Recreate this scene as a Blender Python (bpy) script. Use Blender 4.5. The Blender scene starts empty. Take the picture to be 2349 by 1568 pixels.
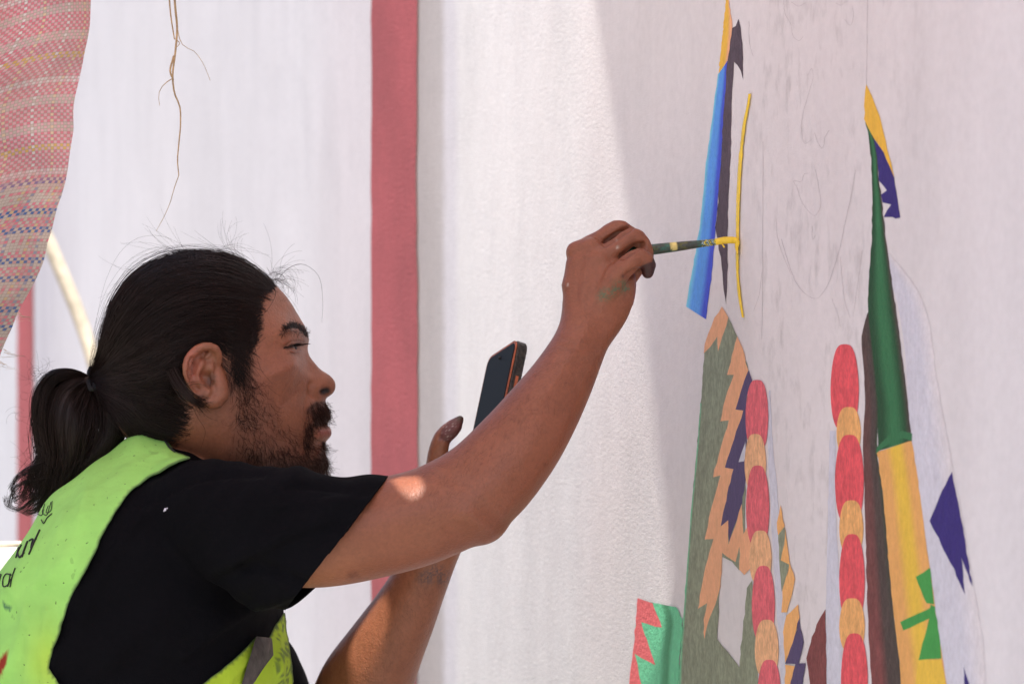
import bpy, math, random
import numpy as np
from mathutils import Vector
from mathutils.bvhtree import BVHTree

random.seed(7)
rng = np.random.default_rng(11)
SC = bpy.context.scene

# ------------------------------------------------------------------ camera, light, exposure
CAMY, CAMZ = -3.2, 1.30
cd = bpy.data.cameras.new('camera'); cam = bpy.data.objects.new('camera', cd)
SC.collection.objects.link(cam)
cam.location = (0, CAMY, CAMZ); cam.rotation_euler = (math.radians(90), 0, 0)
cd.lens = 115.2; cd.sensor_width = 36; cd.clip_end = 2000
cd.dof.use_dof = True; cd.dof.focus_distance = 3.07; cd.dof.aperture_fstop = 9.0
SC.camera = cam

S = np.array((0.02, -0.42, 0.90)); S /= np.linalg.norm(S)      # towards the sun
w = bpy.data.worlds.new('World'); SC.world = w; w.use_nodes = True
nt = w.node_tree; sky = nt.nodes.new('ShaderNodeTexSky'); sky.sky_type = 'NISHITA'; sky.sun_disc = False; sky.air_density = .8; sky.dust_density = 4.0; sky.ozone_density = .3
sky.sun_elevation = math.asin(S[2]); sky.sun_rotation = math.atan2(S[0], S[1])
bg = nt.nodes['Background']; nt.links.new(sky.outputs[0], bg.inputs[0]); bg.inputs[1].default_value = 0.15
sl = bpy.data.lights.new('sun', 'SUN'); sl.energy = 5.0; sl.angle = math.radians(0.4); sl.color = (1, .95, .88)
so = bpy.data.objects.new('sun', sl); SC.collection.objects.link(so)
so.rotation_euler = Vector(S).to_track_quat('Z', 'Y').to_euler(); so.location = (-2, -5, 8)
SC.view_settings.view_transform = 'Standard'; SC.view_settings.look = 'None'
SC.view_settings.exposure = .72; SC.view_settings.gamma = 1; SC.view_settings.use_curve_mapping = False

# ------------------------------------------------------------------ helpers
K = 0.3125 / 2348.0
def at(px, py, y=0.0):
    Y = y - CAMY
    return np.array(((px-1174)*K*Y, y, CAMZ-(py-784)*K*Y))
def proj(v):
    Y = v[:, 1]-CAMY
    return np.stack((1174+v[:, 0]/Y/K, 784-(v[:, 2]-CAMZ)/Y/K), 1)
PX = K*3.2
def lin(r, g, b): return tuple(((c/255+.055)/1.055)**2.4 if c > 10 else c/255/12.92 for c in (r, g, b))

def tag(o, label=None, cat=None, group=None, kind=None):
    if label: o['label'] = label
    if cat: o['category'] = cat
    if group: o['group'] = group
    if kind: o['kind'] = kind
    return o
def empty(name, loc=(0, 0, 0)):
    o = bpy.data.objects.new(name, None); SC.collection.objects.link(o); o.location = loc; o.empty_display_size = .05
    return o
def mesh_obj(name, v, f, mat, parent=None, col=None, smooth=True, uv=None):
    me = bpy.data.meshes.new(name)
    v = np.asarray(v, float)
    if parent is not None:
        v = v - world_loc(parent)
    me.from_pydata(v.tolist(), [], f if isinstance(f, list) else f.tolist())
    me.update()
    if smooth: me.polygons.foreach_set('use_smooth', [True]*len(me.polygons))
    if col is not None:
        a = me.color_attributes.new('Col', 'FLOAT_COLOR', 'POINT')
        c = np.ones((len(v), 4)); c[:, :3] = col; a.data.foreach_set('color', c.ravel())
    if uv is not None:
        l = me.uv_layers.new(name='UVMap'); idx = np.zeros(len(me.loops), int); me.loops.foreach_get('vertex_index', idx)
        l.data.foreach_set('uv', np.asarray(uv)[idx].ravel())
    me.materials.append(mat)
    o = bpy.data.objects.new(name, me); SC.collection.objects.link(o)
    if parent is not None: o.parent = parent
    return o
def world_loc(o):
    p = np.zeros(3)
    while o is not None: p += np.array(o.location); o = o.parent
    return p

def resample(P, n):
    P = np.asarray(P, float); d = np.r_[0, np.cumsum(np.linalg.norm(np.diff(P[:, :3], axis=0), axis=1))]
    t = np.linspace(0, d[-1], n)
    # catmull-rom through the points, parametrised by length
    out = np.zeros((n, P.shape[1]))
    m = np.gradient(P, d, axis=0) if len(P) > 2 else np.repeat((P[1:]-P[:1])/d[-1], 2, 0)
    i = np.clip(np.searchsorted(d, t, 'right')-1, 0, len(P)-2)
    h = (d[i+1]-d[i]); s = (t-d[i])/h; s = s[:, None]; h = h[:, None]
    out = (2*s**3-3*s**2+1)*P[i]+(s**3-2*s**2+s)*h*m[i]+(-2*s**3+3*s**2)*P[i+1]+(s**3-s**2)*h*m[i+1]
    return out

def tube(pts, n=28, k=None, ref=(0, 1, 0), cap=True):
    """pts rows: x,y,z,ra,rb (ra across the picture plane, rb along ref)."""
    P = np.array(pts, float)
    if P.shape[1] == 4: P = np.c_[P, P[:, 3]]
    L = np.linalg.norm(np.diff(P[:, :3], axis=0), axis=1).sum()
    P = resample(P, k or max(6, int(L/.006)))
    T = np.gradient(P[:, :3], axis=0); T /= np.linalg.norm(T, axis=1)[:, None]
    if cap:
        def capr(p, t, sgn):
            out = []
            for a in (20, 45, 65, 80, 88):
                a = math.radians(a); q = p.copy(); q[:3] += sgn*t*min(p[3], p[4])*math.sin(a); q[3:] *= math.cos(a); out.append(q)
            return out
        s_ = capr(P[0], T[0], -1)[::-1]; e_ = capr(P[-1], T[-1], 1)
        P = np.vstack([s_, P, e_]); T = np.vstack([[T[0]]*5, T, [T[-1]]*5])
    ref = np.array(ref, float)
    B = ref-T*(T@ref)[:, None]; B /= np.linalg.norm(B, axis=1)[:, None]; N = np.cross(T, B)
    a = np.linspace(0, 2*math.pi, n, endpoint=False)
    V = P[:, None, :3]+np.cos(a)[None, :, None]*N[:, None]*P[:, 3, None, None]+np.sin(a)[None, :, None]*B[:, None]*P[:, 4, None, None]
    m = len(P); V = V.reshape(-1, 3)
    i = np.arange(m-1)[:, None]*n; j = np.arange(n)[None]; j2 = (j+1) % n
    F = np.stack((i+j, i+j2, i+n+j2, i+n+j), -1).reshape(-1, 4).tolist()
    F.append(list(range(n))[::-1]); F.append([(m-1)*n+q for q in range(n)])
    return V, F
def ball(c, r, n=16):
    r = np.broadcast_to(np.array(r, float), 3)
    V = []; F = []
    for i in range(1, n):
        t = math.pi*i/n
        for j in range(2*n):
            p = math.pi*j/n; V.append((math.sin(t)*math.cos(p), math.sin(t)*math.sin(p), math.cos(t)))
    m = 2*n
    for i in range(n-2):
        for j in range(m): F.append([i*m+j, (i+1)*m+j, (i+1)*m+(j+1) % m, i*m+(j+1) % m])
    F.append(list(range(m))); F.append([(n-2)*m+j for j in range(m)][::-1])
    return np.array(V)*r+np.array(c), F
def box(c, h):
    c = np.array(c, float); h = np.array(h, float)
    V = np.array([(x, y, z) for x in (-1, 1) for y in (-1, 1) for z in (-1, 1)])*h+c
    return V, [[0, 1, 3, 2], [4, 6, 7, 5], [0, 4, 5, 1], [2, 3, 7, 6], [0, 2, 6, 4], [1, 5, 7, 3]]
def join(parts):
    V = []; F = []; o = 0
    for v, f in parts:
        V.append(np.asarray(v)); F += [[q+o for q in x] for x in (f if isinstance(f, list) else f.tolist())]; o += len(v)
    return np.vstack(V), F
def remesh(parts, vox):
    v, f = join(parts)
    me = bpy.data.meshes.new('tmp'); me.from_pydata(v.tolist(), [], f)
    o = bpy.data.objects.new('tmp', me); SC.collection.objects.link(o)
    m = o.modifiers.new('r', 'REMESH'); m.mode = 'VOXEL'; m.voxel_size = vox; m.adaptivity = 0
    dg = bpy.context.evaluated_depsgraph_get(); e = o.evaluated_get(dg).to_mesh()
    V = np.zeros(len(e.vertices)*3); e.vertices.foreach_get('co', V); V = V.reshape(-1, 3)
    F = np.zeros(len(e.loops), int); e.loops.foreach_get('vertex_index', F); F = F.reshape(-1, 4)
    bpy.data.objects.remove(o); bpy.data.meshes.remove(me)
    return V, F
def edges_of(F):
    k = F.shape[1]
    E = np.vstack([F[:, [i, (i+1) % k]] for i in range(k)]); return E
def smooth(V, F, it, w=None, lam=.5, mu=None):
    E = edges_of(F); n = len(V); deg = np.bincount(E.ravel(), minlength=n).astype(float)
    w = np.ones(n) if w is None else w
    for k in range(it):
        A = np.zeros_like(V)
        for c in range(3):
            A[:, c] = np.bincount(E[:, 0], V[E[:, 1], c], n)+np.bincount(E[:, 1], V[E[:, 0], c], n)
        L = A/deg[:, None]-V
        V = V+L*lam*w[:, None]
        if mu:
            for c in range(3):
                A[:, c] = np.bincount(E[:, 0], V[E[:, 1], c], n)+np.bincount(E[:, 1], V[E[:, 0], c], n)
            V = V+(A/deg[:, None]-V)*mu*w[:, None]
    return V
def normals(V, F):
    k = F.shape[1]
    fn = np.cross(V[F[:, 2]]-V[F[:, 0]], V[F[:, 3 if k == 4 else 1]]-V[F[:, 1 if k == 4 else 0]])
    if k == 3: fn = -fn
    N = np.zeros_like(V)
    for c in range(3):
        for i in range(k): N[:, c] += np.bincount(F[:, i], fn[:, c], len(V))
    return N/np.maximum(np.linalg.norm(N, axis=1), 1e-12)[:, None]
def polysd(P, poly):
    """signed distance to polygon, negative inside"""
    P = np.asarray(P, float); poly = np.asarray(poly, float); d = np.full(len(P), 1e18); ins = np.zeros(len(P), bool)
    for a, b in zip(poly, np.roll(poly, -1, 0)):
        e = b-a; q = P-a; t = np.clip((q@e)/max(e@e, 1e-12), 0, 1)
        d = np.minimum(d, ((q-t[:, None]*e)**2).sum(1))
        c = ((a[1] <= P[:, 1]) & (P[:, 1] < b[1])) | ((b[1] <= P[:, 1]) & (P[:, 1] < a[1]))
        if e[1] != 0: ins ^= c & (P[:, 0] < a[0]+(P[:, 1]-a[1])/e[1]*e[0])
    d = np.sqrt(d); return np.where(ins, -d, d)
def clip(V, F, f):
    """keep the part of the mesh where f>0, cutting triangles cleanly"""
    if F.shape[1] == 4: F = np.vstack((F[:, [0, 1, 2]], F[:, [0, 2, 3]]))
    pos = f[F] > 0; cnt = pos.sum(1); out = F[cnt == 3].tolist(); V = V.tolist(); cache = {}
    f = f.tolist()
    def cut(a, b):
        k = (a, b) if a < b else (b, a)
        if k not in cache:
            t = f[k[0]]/(f[k[0]]-f[k[1]]); p, q = V[k[0]], V[k[1]]
            cache[k] = len(V); V.append([p[i]+(q[i]-p[i])*t for i in range(3)])
        return cache[k]
    for tri, ps in zip(F[(cnt == 1) | (cnt == 2)].tolist(), pos[(cnt == 1) | (cnt == 2)].tolist()):
        n = sum(ps); i = ps.index(True) if n == 1 else ps.index(False); a, b, c = tri[i], tri[(i+1) % 3], tri[(i+2) % 3]
        if n == 1: out.append([a, cut(a, b), cut(a, c)])
        else: out.append([cut(a, b), b, c]); out.append([cut(a, b), c, cut(a, c)])
    V = np.array(V); out = np.array(out); u, inv = np.unique(out, return_inverse=True)
    return V[u], inv.reshape(-1, 3)
def strands(P, r0, r1=None):
    """P (n,k,3) polylines -> triangular tubes; r0 root radius, r1 tip radius"""
    P = np.asarray(P, float); n, k, _ = P.shape; r1 = r0*.3 if r1 is None else r1
    T = np.gradient(P, axis=1); T /= np.maximum(np.linalg.norm(T, axis=2), 1e-9)[..., None]
    A = np.array((.31, .83, .46)); X = np.cross(T, A); X /= np.maximum(np.linalg.norm(X, axis=2), 1e-6)[..., None]; Y = np.cross(T, X)
    r = np.linspace(0, 1, k)[None, :, None]; R = np.asarray(r0).reshape(-1, 1, 1)*(1-r)+np.asarray(r1).reshape(-1, 1, 1)*r
    V = np.stack([P+R*(math.cos(a)*X+math.sin(a)*Y) for a in (0, 2.094, 4.189)], 2).reshape(-1, 3)
    b = (np.arange(n)[:, None, None]*k*3+np.arange(k-1)[None, :, None]*3)
    j = np.arange(3)[None, None]; j2 = (j+1) % 3
    F = np.stack((b+j, b+j2, b+3+j2, b+3+j), -1).reshape(-1, 4)
    return V, F
def fastmesh(name, V, F, mat, parent=None):
    me = bpy.data.meshes.new(name); V = np.asarray(V, float)
    if parent is not None: V = V-world_loc(parent)
    F = np.asarray(F); k = F.shape[1]
    me.vertices.add(len(V)); me.vertices.foreach_set('co', V.ravel())
    me.loops.add(F.size); me.loops.foreach_set('vertex_index', F.ravel().astype(np.int32))
    me.polygons.add(len(F)); me.polygons.foreach_set('loop_start', np.arange(0, F.size, k, dtype=np.int32))
    me.update(calc_edges=True); me.polygons.foreach_set('use_smooth', [True]*len(F)); me.materials.append(mat)
    o = bpy.data.objects.new(name, me); SC.collection.objects.link(o)
    if parent is not None: o.parent = parent
    return o
def sstep(x, a, b): t = np.clip((x-a)/(b-a), 0, 1); return t*t*(3-2*t)
def mix(a, b, t): t = np.asarray(t)[:, None]; return np.asarray(a)*(1-t)+np.asarray(b)*t

# ------------------------------------------------------------------ materials
def mat(name, col=(.5, .5, .5), rough=.6, speck=None, attr=False, noise=None, bump=None, sss=0, spec=.5, metal=0, sheen=0, trans=0, coat=0):
    """noise=(scale, amount[, stretch xyz]) varies the colour; bump=[(scale, distance, stretch), ...]"""
    m = bpy.data.materials.new(name); m.use_nodes = True; N = m.node_tree.nodes; L = m.node_tree.links
    p = N['Principled BSDF']; p.inputs['Roughness'].default_value = rough; p.inputs['Base Color'].default_value = (*col, 1)
    p.inputs['Specular IOR Level'].default_value = spec; p.inputs['Metallic'].default_value = metal
    if sheen: p.inputs['Sheen Weight'].default_value = sheen
    if coat: p.inputs['Coat Weight'].default_value = coat
    if sss: p.inputs['Subsurface Weight'].default_value = sss; p.inputs['Subsurface Radius'].default_value = (1, .35, .2); p.inputs['Subsurface Scale'].default_value = .006
    tc = N.new('ShaderNodeTexCoord'); src = None
    if attr:
        a = N.new('ShaderNodeVertexColor'); a.layer_name = 'Col'; src = a.outputs[0]
    def nz(scale, stretch, detail=6):
        mp = N.new('ShaderNodeMapping'); mp.inputs['Scale'].default_value = stretch; L.new(tc.outputs['Object'], mp.inputs[0])
        t = N.new('ShaderNodeTexNoise'); t.inputs['Scale'].default_value = scale; t.inputs['Detail'].default_value = detail
        L.new(mp.outputs[0], t.inputs[0]); return t.outputs[0]
    for q in (noise or []):
        f = nz(q[0], q[2] if len(q) > 2 else (1, 1, 1)); r = N.new('ShaderNodeMapRange')
        r.inputs['From Min'].default_value = .3; r.inputs['From Max'].default_value = .7
        r.inputs['To Min'].default_value = 1-q[1]; r.inputs['To Max'].default_value = 1+q[1]*.6; L.new(f, r.inputs[0])
        mx = N.new('ShaderNodeVectorMath'); mx.operation = 'SCALE'; L.new(r.outputs[0], mx.inputs['Scale'])
        if src is None: mx.inputs[0].default_value = col
        else: L.new(src, mx.inputs[0])
        src = mx.outputs[0]
    for q in (speck or []):      # (scale, threshold, dark factor)
        f = nz(q[0], (1, 1, 1), 3); r = N.new('ShaderNodeMapRange')
        r.inputs['From Min'].default_value = q[1]; r.inputs['From Max'].default_value = q[1]+.03; r.inputs['To Min'].default_value = 1; r.inputs['To Max'].default_value = q[2]; L.new(f, r.inputs[0])
        mx = N.new('ShaderNodeVectorMath'); mx.operation = 'SCALE'; L.new(r.outputs[0], mx.inputs['Scale']); L.new(src, mx.inputs[0]); src = mx.outputs[0]
    if src is not None: L.new(src, p.inputs['Base Color'])
    prev = None
    for q in (bump or []):
        b = N.new('ShaderNodeBump'); b.inputs['Distance'].default_value = q[1]; b.inputs['Strength'].default_value = 1
        L.new(nz(q[0], q[2] if len(q) > 2 else (1, 1, 1), 4), b.inputs['Height'])
        if prev: L.new(prev, b.inputs['Normal'])
        prev = b.outputs[0]
    if prev: L.new(prev, p.inputs['Normal'])
    if trans:
        t = N.new('ShaderNodeBsdfTranslucent'); ms = N.new('ShaderNodeMixShader'); ms.inputs[0].default_value = trans
        if src is not None: L.new(src, t.inputs[0])
        else: t.inputs[0].default_value = (*col, 1)
        L.new(p.outputs[0], ms.inputs[1]); L.new(t.outputs[0], ms.inputs[2]); L.new(ms.outputs[0], N['Material Output'].inputs[0])
    return m
M = {}
M['skin'] = mat('skin', rough=.44, attr=True, noise=[(28, .08), (90, .07), (300, .12)], bump=[(520, .0006), (150, .0004), (50, .0007)], sss=.15, spec=.5)
M['hair'] = mat('hair', (.016, .0075, .006), .46, noise=[(60, .3)], spec=.27)
M['beard'] = mat('beard hair', (.030, .012, .008), .55, spec=.2)
M['shirt'] = mat('black cotton', (.0032, .0033, .0048), .85, noise=[(12, .25)], bump=[(900, .0004), (30, .003)], spec=.08)
M['vest'] = mat('vest cloth', rough=.75, attr=True, noise=[(5, .07), (60, .05), (14, .06, (1, 1, 3))], bump=[(1100, .0003), (16, .006), (45, .0015)], spec=.25, speck=[(190, .70, .35), (60, .68, .8)])
M['black'] = mat('black print', (.012, .013, .012), .7)
M['grey'] = mat('reflective tape', (.10, .085, .08), .45, noise=[(25, .7), (120, .4)], bump=[(40, .003)], metal=.3)
M['trousers'] = mat('trousers', (.03, .035, .05), .9, noise=[(20, .3)])
# ------------------------------------------------------------------ the long wall
WA = 1/(3.1*(1+3.16*(1697-1174)*K)); WB = 3.16*WA            # wall: 1 = WA*Y + WB*x
WN = np.array((-WB, -WA, 0)); WN /= np.linalg.norm(WN)       # faces the painter
WD = np.array((-WA, WB, 0)); WD /= np.linalg.norm(WD)        # runs away from the camera
WO = at(1697, 560, -.1); WO = np.array((WO[0], WO[1], 0.))
def onwall(px, py, off=0.0):
    u = (px-1174)*K; Y = 1/(WA+WB*u)
    return np.array((u*Y, Y+CAMY, CAMZ-(py-784)*K*Y))+WN*off
def wallt(px): return float((onwall(px, 784)-WO)@WD)

def wall_material():
    m = bpy.data.materials.new('painted plaster'); m.use_nodes = True; N = m.node_tree.nodes; L = m.node_tree.links
    p = N['Principled BSDF']; p.inputs['Roughness'].default_value = .85; p.inputs['Specular IOR Level'].default_value = .2
    tc = N.new('ShaderNodeUVMap'); tc.uv_map = 'UVMap'
    def noise(scale, st, det=5, rough=.55):
        mp = N.new('ShaderNodeMapping'); mp.inputs['Scale'].default_value = st; L.new(tc.outputs[0], mp.inputs[0])
        t = N.new('ShaderNodeTexNoise'); t.inputs['Scale'].default_value = scale; t.inputs['Detail'].default_value = det; t.inputs['Roughness'].default_value = rough
        L.new(mp.outputs[0], t.inputs[0]); return t.outputs[0]
    sep = N.new('ShaderNodeSeparateXYZ'); L.new(tc.outputs[0], sep.inputs[0])
    # bay paints; light evened in colour: sunlit far bays darker, shaded part lighter
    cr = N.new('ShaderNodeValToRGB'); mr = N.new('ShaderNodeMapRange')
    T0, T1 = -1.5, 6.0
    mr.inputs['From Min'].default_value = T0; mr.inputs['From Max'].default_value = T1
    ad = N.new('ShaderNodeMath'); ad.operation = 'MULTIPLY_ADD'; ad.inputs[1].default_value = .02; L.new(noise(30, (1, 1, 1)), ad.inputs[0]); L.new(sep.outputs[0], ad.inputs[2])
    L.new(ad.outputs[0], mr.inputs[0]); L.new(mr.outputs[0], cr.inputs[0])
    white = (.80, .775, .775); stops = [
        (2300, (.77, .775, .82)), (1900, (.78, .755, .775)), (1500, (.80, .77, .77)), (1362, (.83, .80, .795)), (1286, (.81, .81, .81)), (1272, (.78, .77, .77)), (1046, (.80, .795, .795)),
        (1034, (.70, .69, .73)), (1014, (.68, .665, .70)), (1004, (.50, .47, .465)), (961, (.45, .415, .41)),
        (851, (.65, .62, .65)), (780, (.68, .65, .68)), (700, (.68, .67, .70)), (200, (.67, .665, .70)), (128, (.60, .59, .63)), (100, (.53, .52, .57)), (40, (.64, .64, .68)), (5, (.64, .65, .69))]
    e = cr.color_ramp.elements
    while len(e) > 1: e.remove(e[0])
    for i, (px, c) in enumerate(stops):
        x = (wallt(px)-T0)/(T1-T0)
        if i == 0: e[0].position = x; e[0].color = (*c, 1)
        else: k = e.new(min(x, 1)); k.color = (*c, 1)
    def mul(a, f, lo, hi, a0=.35, a1=.65):
        r = N.new('ShaderNodeMapRange'); r.inputs['From Min'].default_value = a0; r.inputs['From Max'].default_value = a1
        r.inputs['To Min'].default_value = lo; r.inputs['To Max'].default_value = hi; L.new(f, r.inputs[0])
        x = N.new('ShaderNodeVectorMath'); x.operation = 'SCALE'; L.new(a, x.inputs[0]); L.new(r.outputs[0], x.inputs['Scale']); return x.outputs[0]
    c = mul(cr.outputs[0], noise(3, (1, .35, 1)), .95, 1.03)
    c = mul(c, noise(16, (1, .25, 1)), .965, 1.02)
    c = mul(c, noise(90, (1, 1, 1)), .97, 1.02)
    # scuffs of pencil and dust
    sm = noise(7, (2.2, .9, 1), 8, .7); sm2 = noise(60, (1.2, .6, 1), 4)
    a = N.new('ShaderNodeMath'); a.operation = 'MULTIPLY'; L.new(sm, a.inputs[0]); L.new(sm2, a.inputs[1])
    zr = N.new('ShaderNodeValToRGB'); ze = zr.color_ramp.elements; L.new(mr.outputs[0], zr.inputs[0])
    zs = [(2200, .12), (2020, .5), (1900, 1), (1760, .9), (1700, .35), (1400, .12)]
    ze[0].position = (wallt(2200)-T0)/(T1-T0); ze[0].color = (.12,)*3+(1,); ze[1].position = 1; ze[1].color = (.1,)*3+(1,)
    for px, q in zs[1:]: k = ze.new((wallt(px)-T0)/(T1-T0)); k.color = (q, q, q, 1)
    dm = N.new('ShaderNodeMapRange'); dm.inputs['From Min'].default_value = .27; dm.inputs['From Max'].default_value = .40; dm.inputs['To Min'].default_value = 0; dm.inputs['To Max'].default_value = .20; L.new(a.outputs[0], dm.inputs[0])
    mm = N.new('ShaderNodeMath'); mm.operation = 'MULTIPLY'; L.new(dm.outputs[0], mm.inputs[0]); L.new(zr.outputs[0], mm.inputs[1])
    iv = N.new('ShaderNodeMath'); iv.operation = 'SUBTRACT'; iv.inputs[0].default_value = 1; L.new(mm.outputs[0], iv.inputs[1])
    sx = N.new('ShaderNodeVectorMath'); sx.operation = 'SCALE'; L.new(c, sx.inputs[0]); L.new(iv.outputs[0], sx.inputs['Scale']); c = sx.outputs[0]
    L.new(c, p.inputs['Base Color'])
    prev = None
    for f, d in ((noise(230, (1, 1, 1), 3), .00042), (noise(700, (1, 1, 1), 2), .0004), (noise(9, (1, .5, 1)), .003)):
        b = N.new('ShaderNodeBump'); b.inputs['Distance'].default_value = d; L.new(f, b.inputs['Height'])
        if prev: L.new(prev, b.inputs['Normal'])
        prev = b.outputs[0]
    L.new(prev, p.inputs['Normal'])
    return m
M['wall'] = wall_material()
wall = tag(empty('wall', WO), 'long white plastered wall with red upright stripes and a half-finished mural', 'wall')
def wp(t, z, off=0.): return WO+WD*t+np.array((0, 0, z))+WN*off
# plaster face: a slab 0.25 m thick, shallow swell and trowel waves in the surface
nt_, nz_ = 260, 90
tt = np.linspace(-2.2, 12, nt_); zz = np.linspace(0, 3.1, nz_)
V = []; UV = []
for z in zz:
    for t in tt: V.append(wp(t, z, .0)); UV.append((t, z))
V = np.array(V); F = [[i*nt_+j, (i+1)*nt_+j, (i+1)*nt_+j+1, i*nt_+j+1] for i in range(nz_-1) for j in range(nt_-1)]
b0 = len(V)
Vb = [wp(-2.2, 0, -.25), wp(12, 0, -.25), wp(12, 3.1, -.25), wp(-2.2, 3.1, -.25)]; V = np.vstack((V, Vb)); UV += [(-2.2, 0), (12, 0), (12, 3.1), (-2.2, 3.1)]
F += [[b0, b0+1, b0+2, b0+3], [0, (nz_-1)*nt_, b0+3, b0], [nt_-1, b0+1, b0+2, nz_*nt_-1], [(nz_-1)*nt_, nz_*nt_-1, b0+2, b0+3], [0, b0, b0+1, nt_-1]]
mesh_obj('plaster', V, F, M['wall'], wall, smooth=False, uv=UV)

M['red'] = mat('red masonry paint', (.40, .085, .096), .75, noise=[(6, .14), (60, .08)], bump=[(240, .0012)])
def stripe(pxa, pxb):
    ta, tb = wallt(pxa), wallt(pxb); n = 120; V = []; F = []
    for i in range(n+1):
        z = 3.1*i/n
        ja = random.uniform(-.003, .003)+.003*math.sin(z*9); jb = random.uniform(-.003, .003)
        V += [wp(ta+ja, z, .0025), wp(tb+jb, z, .0025)]
        if i: k = 2*i; F.append([k-2, k-1, k+1, k])
    o = mesh_obj('stripe', V, F, M['red'], wall, smooth=False)
    return o
stripe(960, 855); stripe(78, 42)
# coping on top of the wall
V, F = box((0, 0, 0), (7.15, .16, .05)); R = np.array((WD, -WN, (0, 0, 1))).T
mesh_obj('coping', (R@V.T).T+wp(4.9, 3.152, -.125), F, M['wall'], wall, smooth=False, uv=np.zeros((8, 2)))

# ------------------------------------------------------------------ the mural
mural = empty('mural'); mural.parent = wall
mural['label'] = 'half-painted mural of striped spires, zigzags and red beads'
PC = dict(limewash=(.563, .550, .577), 
    yellow=lin(228, 182, 68), orange=lin(228, 170, 130), navy=lin(78, 68, 102), navy2=lin(50, 40, 108), olive=lin(130, 137, 117), red=lin(206, 82, 90), pink=lin(204, 98, 108), sand=lin(220, 172, 130),
    bead=lin(218, 165, 105), maroon=lin(118, 66, 66), green=lin(50, 106, 70), dgreen=lin(34, 70, 46), lgreen=lin(105, 190, 145), dark=lin(80, 68, 78),
    blue=lin(88, 150, 225), dblue=lin(62, 78, 190), teal=lin(110, 185, 205), pale=lin(186, 188, 200), coral=lin(245, 120, 122), line=lin(240, 205, 55),
    amber=lin(203, 153, 92), brown=lin(72, 62, 60), ydeep=lin(206, 173, 68), grn2=lin(62, 140, 70))
PS = 1.38
def pc(n): m_ = max(PC[n])*PS; k = PS*min(1, .92/m_); return tuple(c*k for c in PC[n])
def paint_mat(name, grain):
    m = mat(name, rough=.72, attr=True, noise=[(420, grain*.8, (1, 1, .5)), (150, grain*.8, (1, 1, .5)), (16, .06, (1, 1, .3))], bump=[(230, .0011), (700, .0004)], spec=.3)
    return m
M['paint'] = paint_mat('mural paint', .10); M['washed'] = paint_mat('mural paint, dry brushed', .26)
layer = [0]
def nextoff(): layer[0] += 1; return .0003+layer[0]*.000012
A_ = lambda L: [(1448+x*.4992, y*.4992) for x, y in L]
B_ = lambda L: [(1408.9+x*.5755, 665.3+y*.5755) for x, y in L]
C_ = lambda L: [(1839.3+x*.5755, 665.3+y*.5755) for x, y in L]
from mathutils.geometry import delaunay_2d_cdt
def poly(name, pts, col, m='paint', label=None, rnd=True, wob=.8):
    P = np.array(pts, float)
    if rnd:       # hand-drawn edges: subdivide and jitter
        Q = []
        for a, b in zip(P, np.roll(P, -1, 0)):
            n = max(1, int(np.linalg.norm(b-a)/14))
            for i in range(n): Q.append(a+(b-a)*i/n+(rng.normal(0, wob, 2) if i else 0))
        P = np.array(Q)
    off = nextoff(); n = len(P)
    vo, _, fo, _, _, _ = delaunay_2d_cdt([Vector(q) for q in P], [(i, (i+1) % n) for i in range(n)], [], 0, 1e-4)
    Q = np.array([tuple(v) for v in vo]); F = []
    for t in fo:
        c = Q[list(t)].mean(0)
        if polysd(c[None], P)[0] < 0:
            a, b, d = Q[list(t)]; s = (b[0]-a[0])*(d[1]-a[1])-(b[1]-a[1])*(d[0]-a[0]); F.append(list(t) if s < 0 else list(t)[::-1])
    V = np.array([onwall(x, y, off) for x, y in Q])
    o = mesh_obj(name, V, F, M[m], mural, col=np.array([pc(col)]*len(V)), smooth=False)
    if label: o['label'] = label
    return o
def ribbon(name, Lp, Rp, stops, m='paint', label=None, n=40, down=None):
    """stops [(u, colour)], across; down: second stops list reached at the bottom"""
    Lr = resample(Lp, n); Rr = resample(Rp, n); nu = 13; off = nextoff(); V = []; C = []
    def ev(st, u):
        us = [s[0] for s in st]; cs = np.array([pc(s[1]) for s in st]); return np.array([np.interp(u, us, cs[:, k]) for k in range(3)])
    for i in range(n):
        for j in range(nu):
            u = j/(nu-1); q = Lr[i]*(1-u)+Rr[i]*u+(rng.normal(0, .6, 2) if j in (0, nu-1) else 0); V.append(onwall(q[0], q[1], off))
            c = ev(stops, u)
            if down: t = i/(n-1); c = c*(1-t)+ev(down, u)*t
            C.append(c)
    F = [[i*nu+j, (i+1)*nu+j, (i+1)*nu+j+1, i*nu+j+1] for i in range(n-1) for j in range(nu-1)]
    o = mesh_obj(name, V, F, M[m], mural, col=np.array(C), smooth=False)
    if label: o['label'] = label
    return o
def bead(x0, x1, y0, y1, col, conv, top=2.2, name='bead'):
    pts = []
    for k in range(40):
        a = 2*math.pi*k/40; c, s = math.cos(a), math.sin(a); ex = 2/2.6
        x = (x0+x1)/2+(x1-x0)/2*abs(c)**(2/3.3)*(1 if c > 0 else -1)*(1-.10*max(0, -s)); y = (y0+y1)/2+(y1-y0)/2*abs(s)**(.95)*(1 if s > 0 else -1)
        pts.append((x, y))
    poly(name, conv(pts), col, 'washed', rnd=False)

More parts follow.
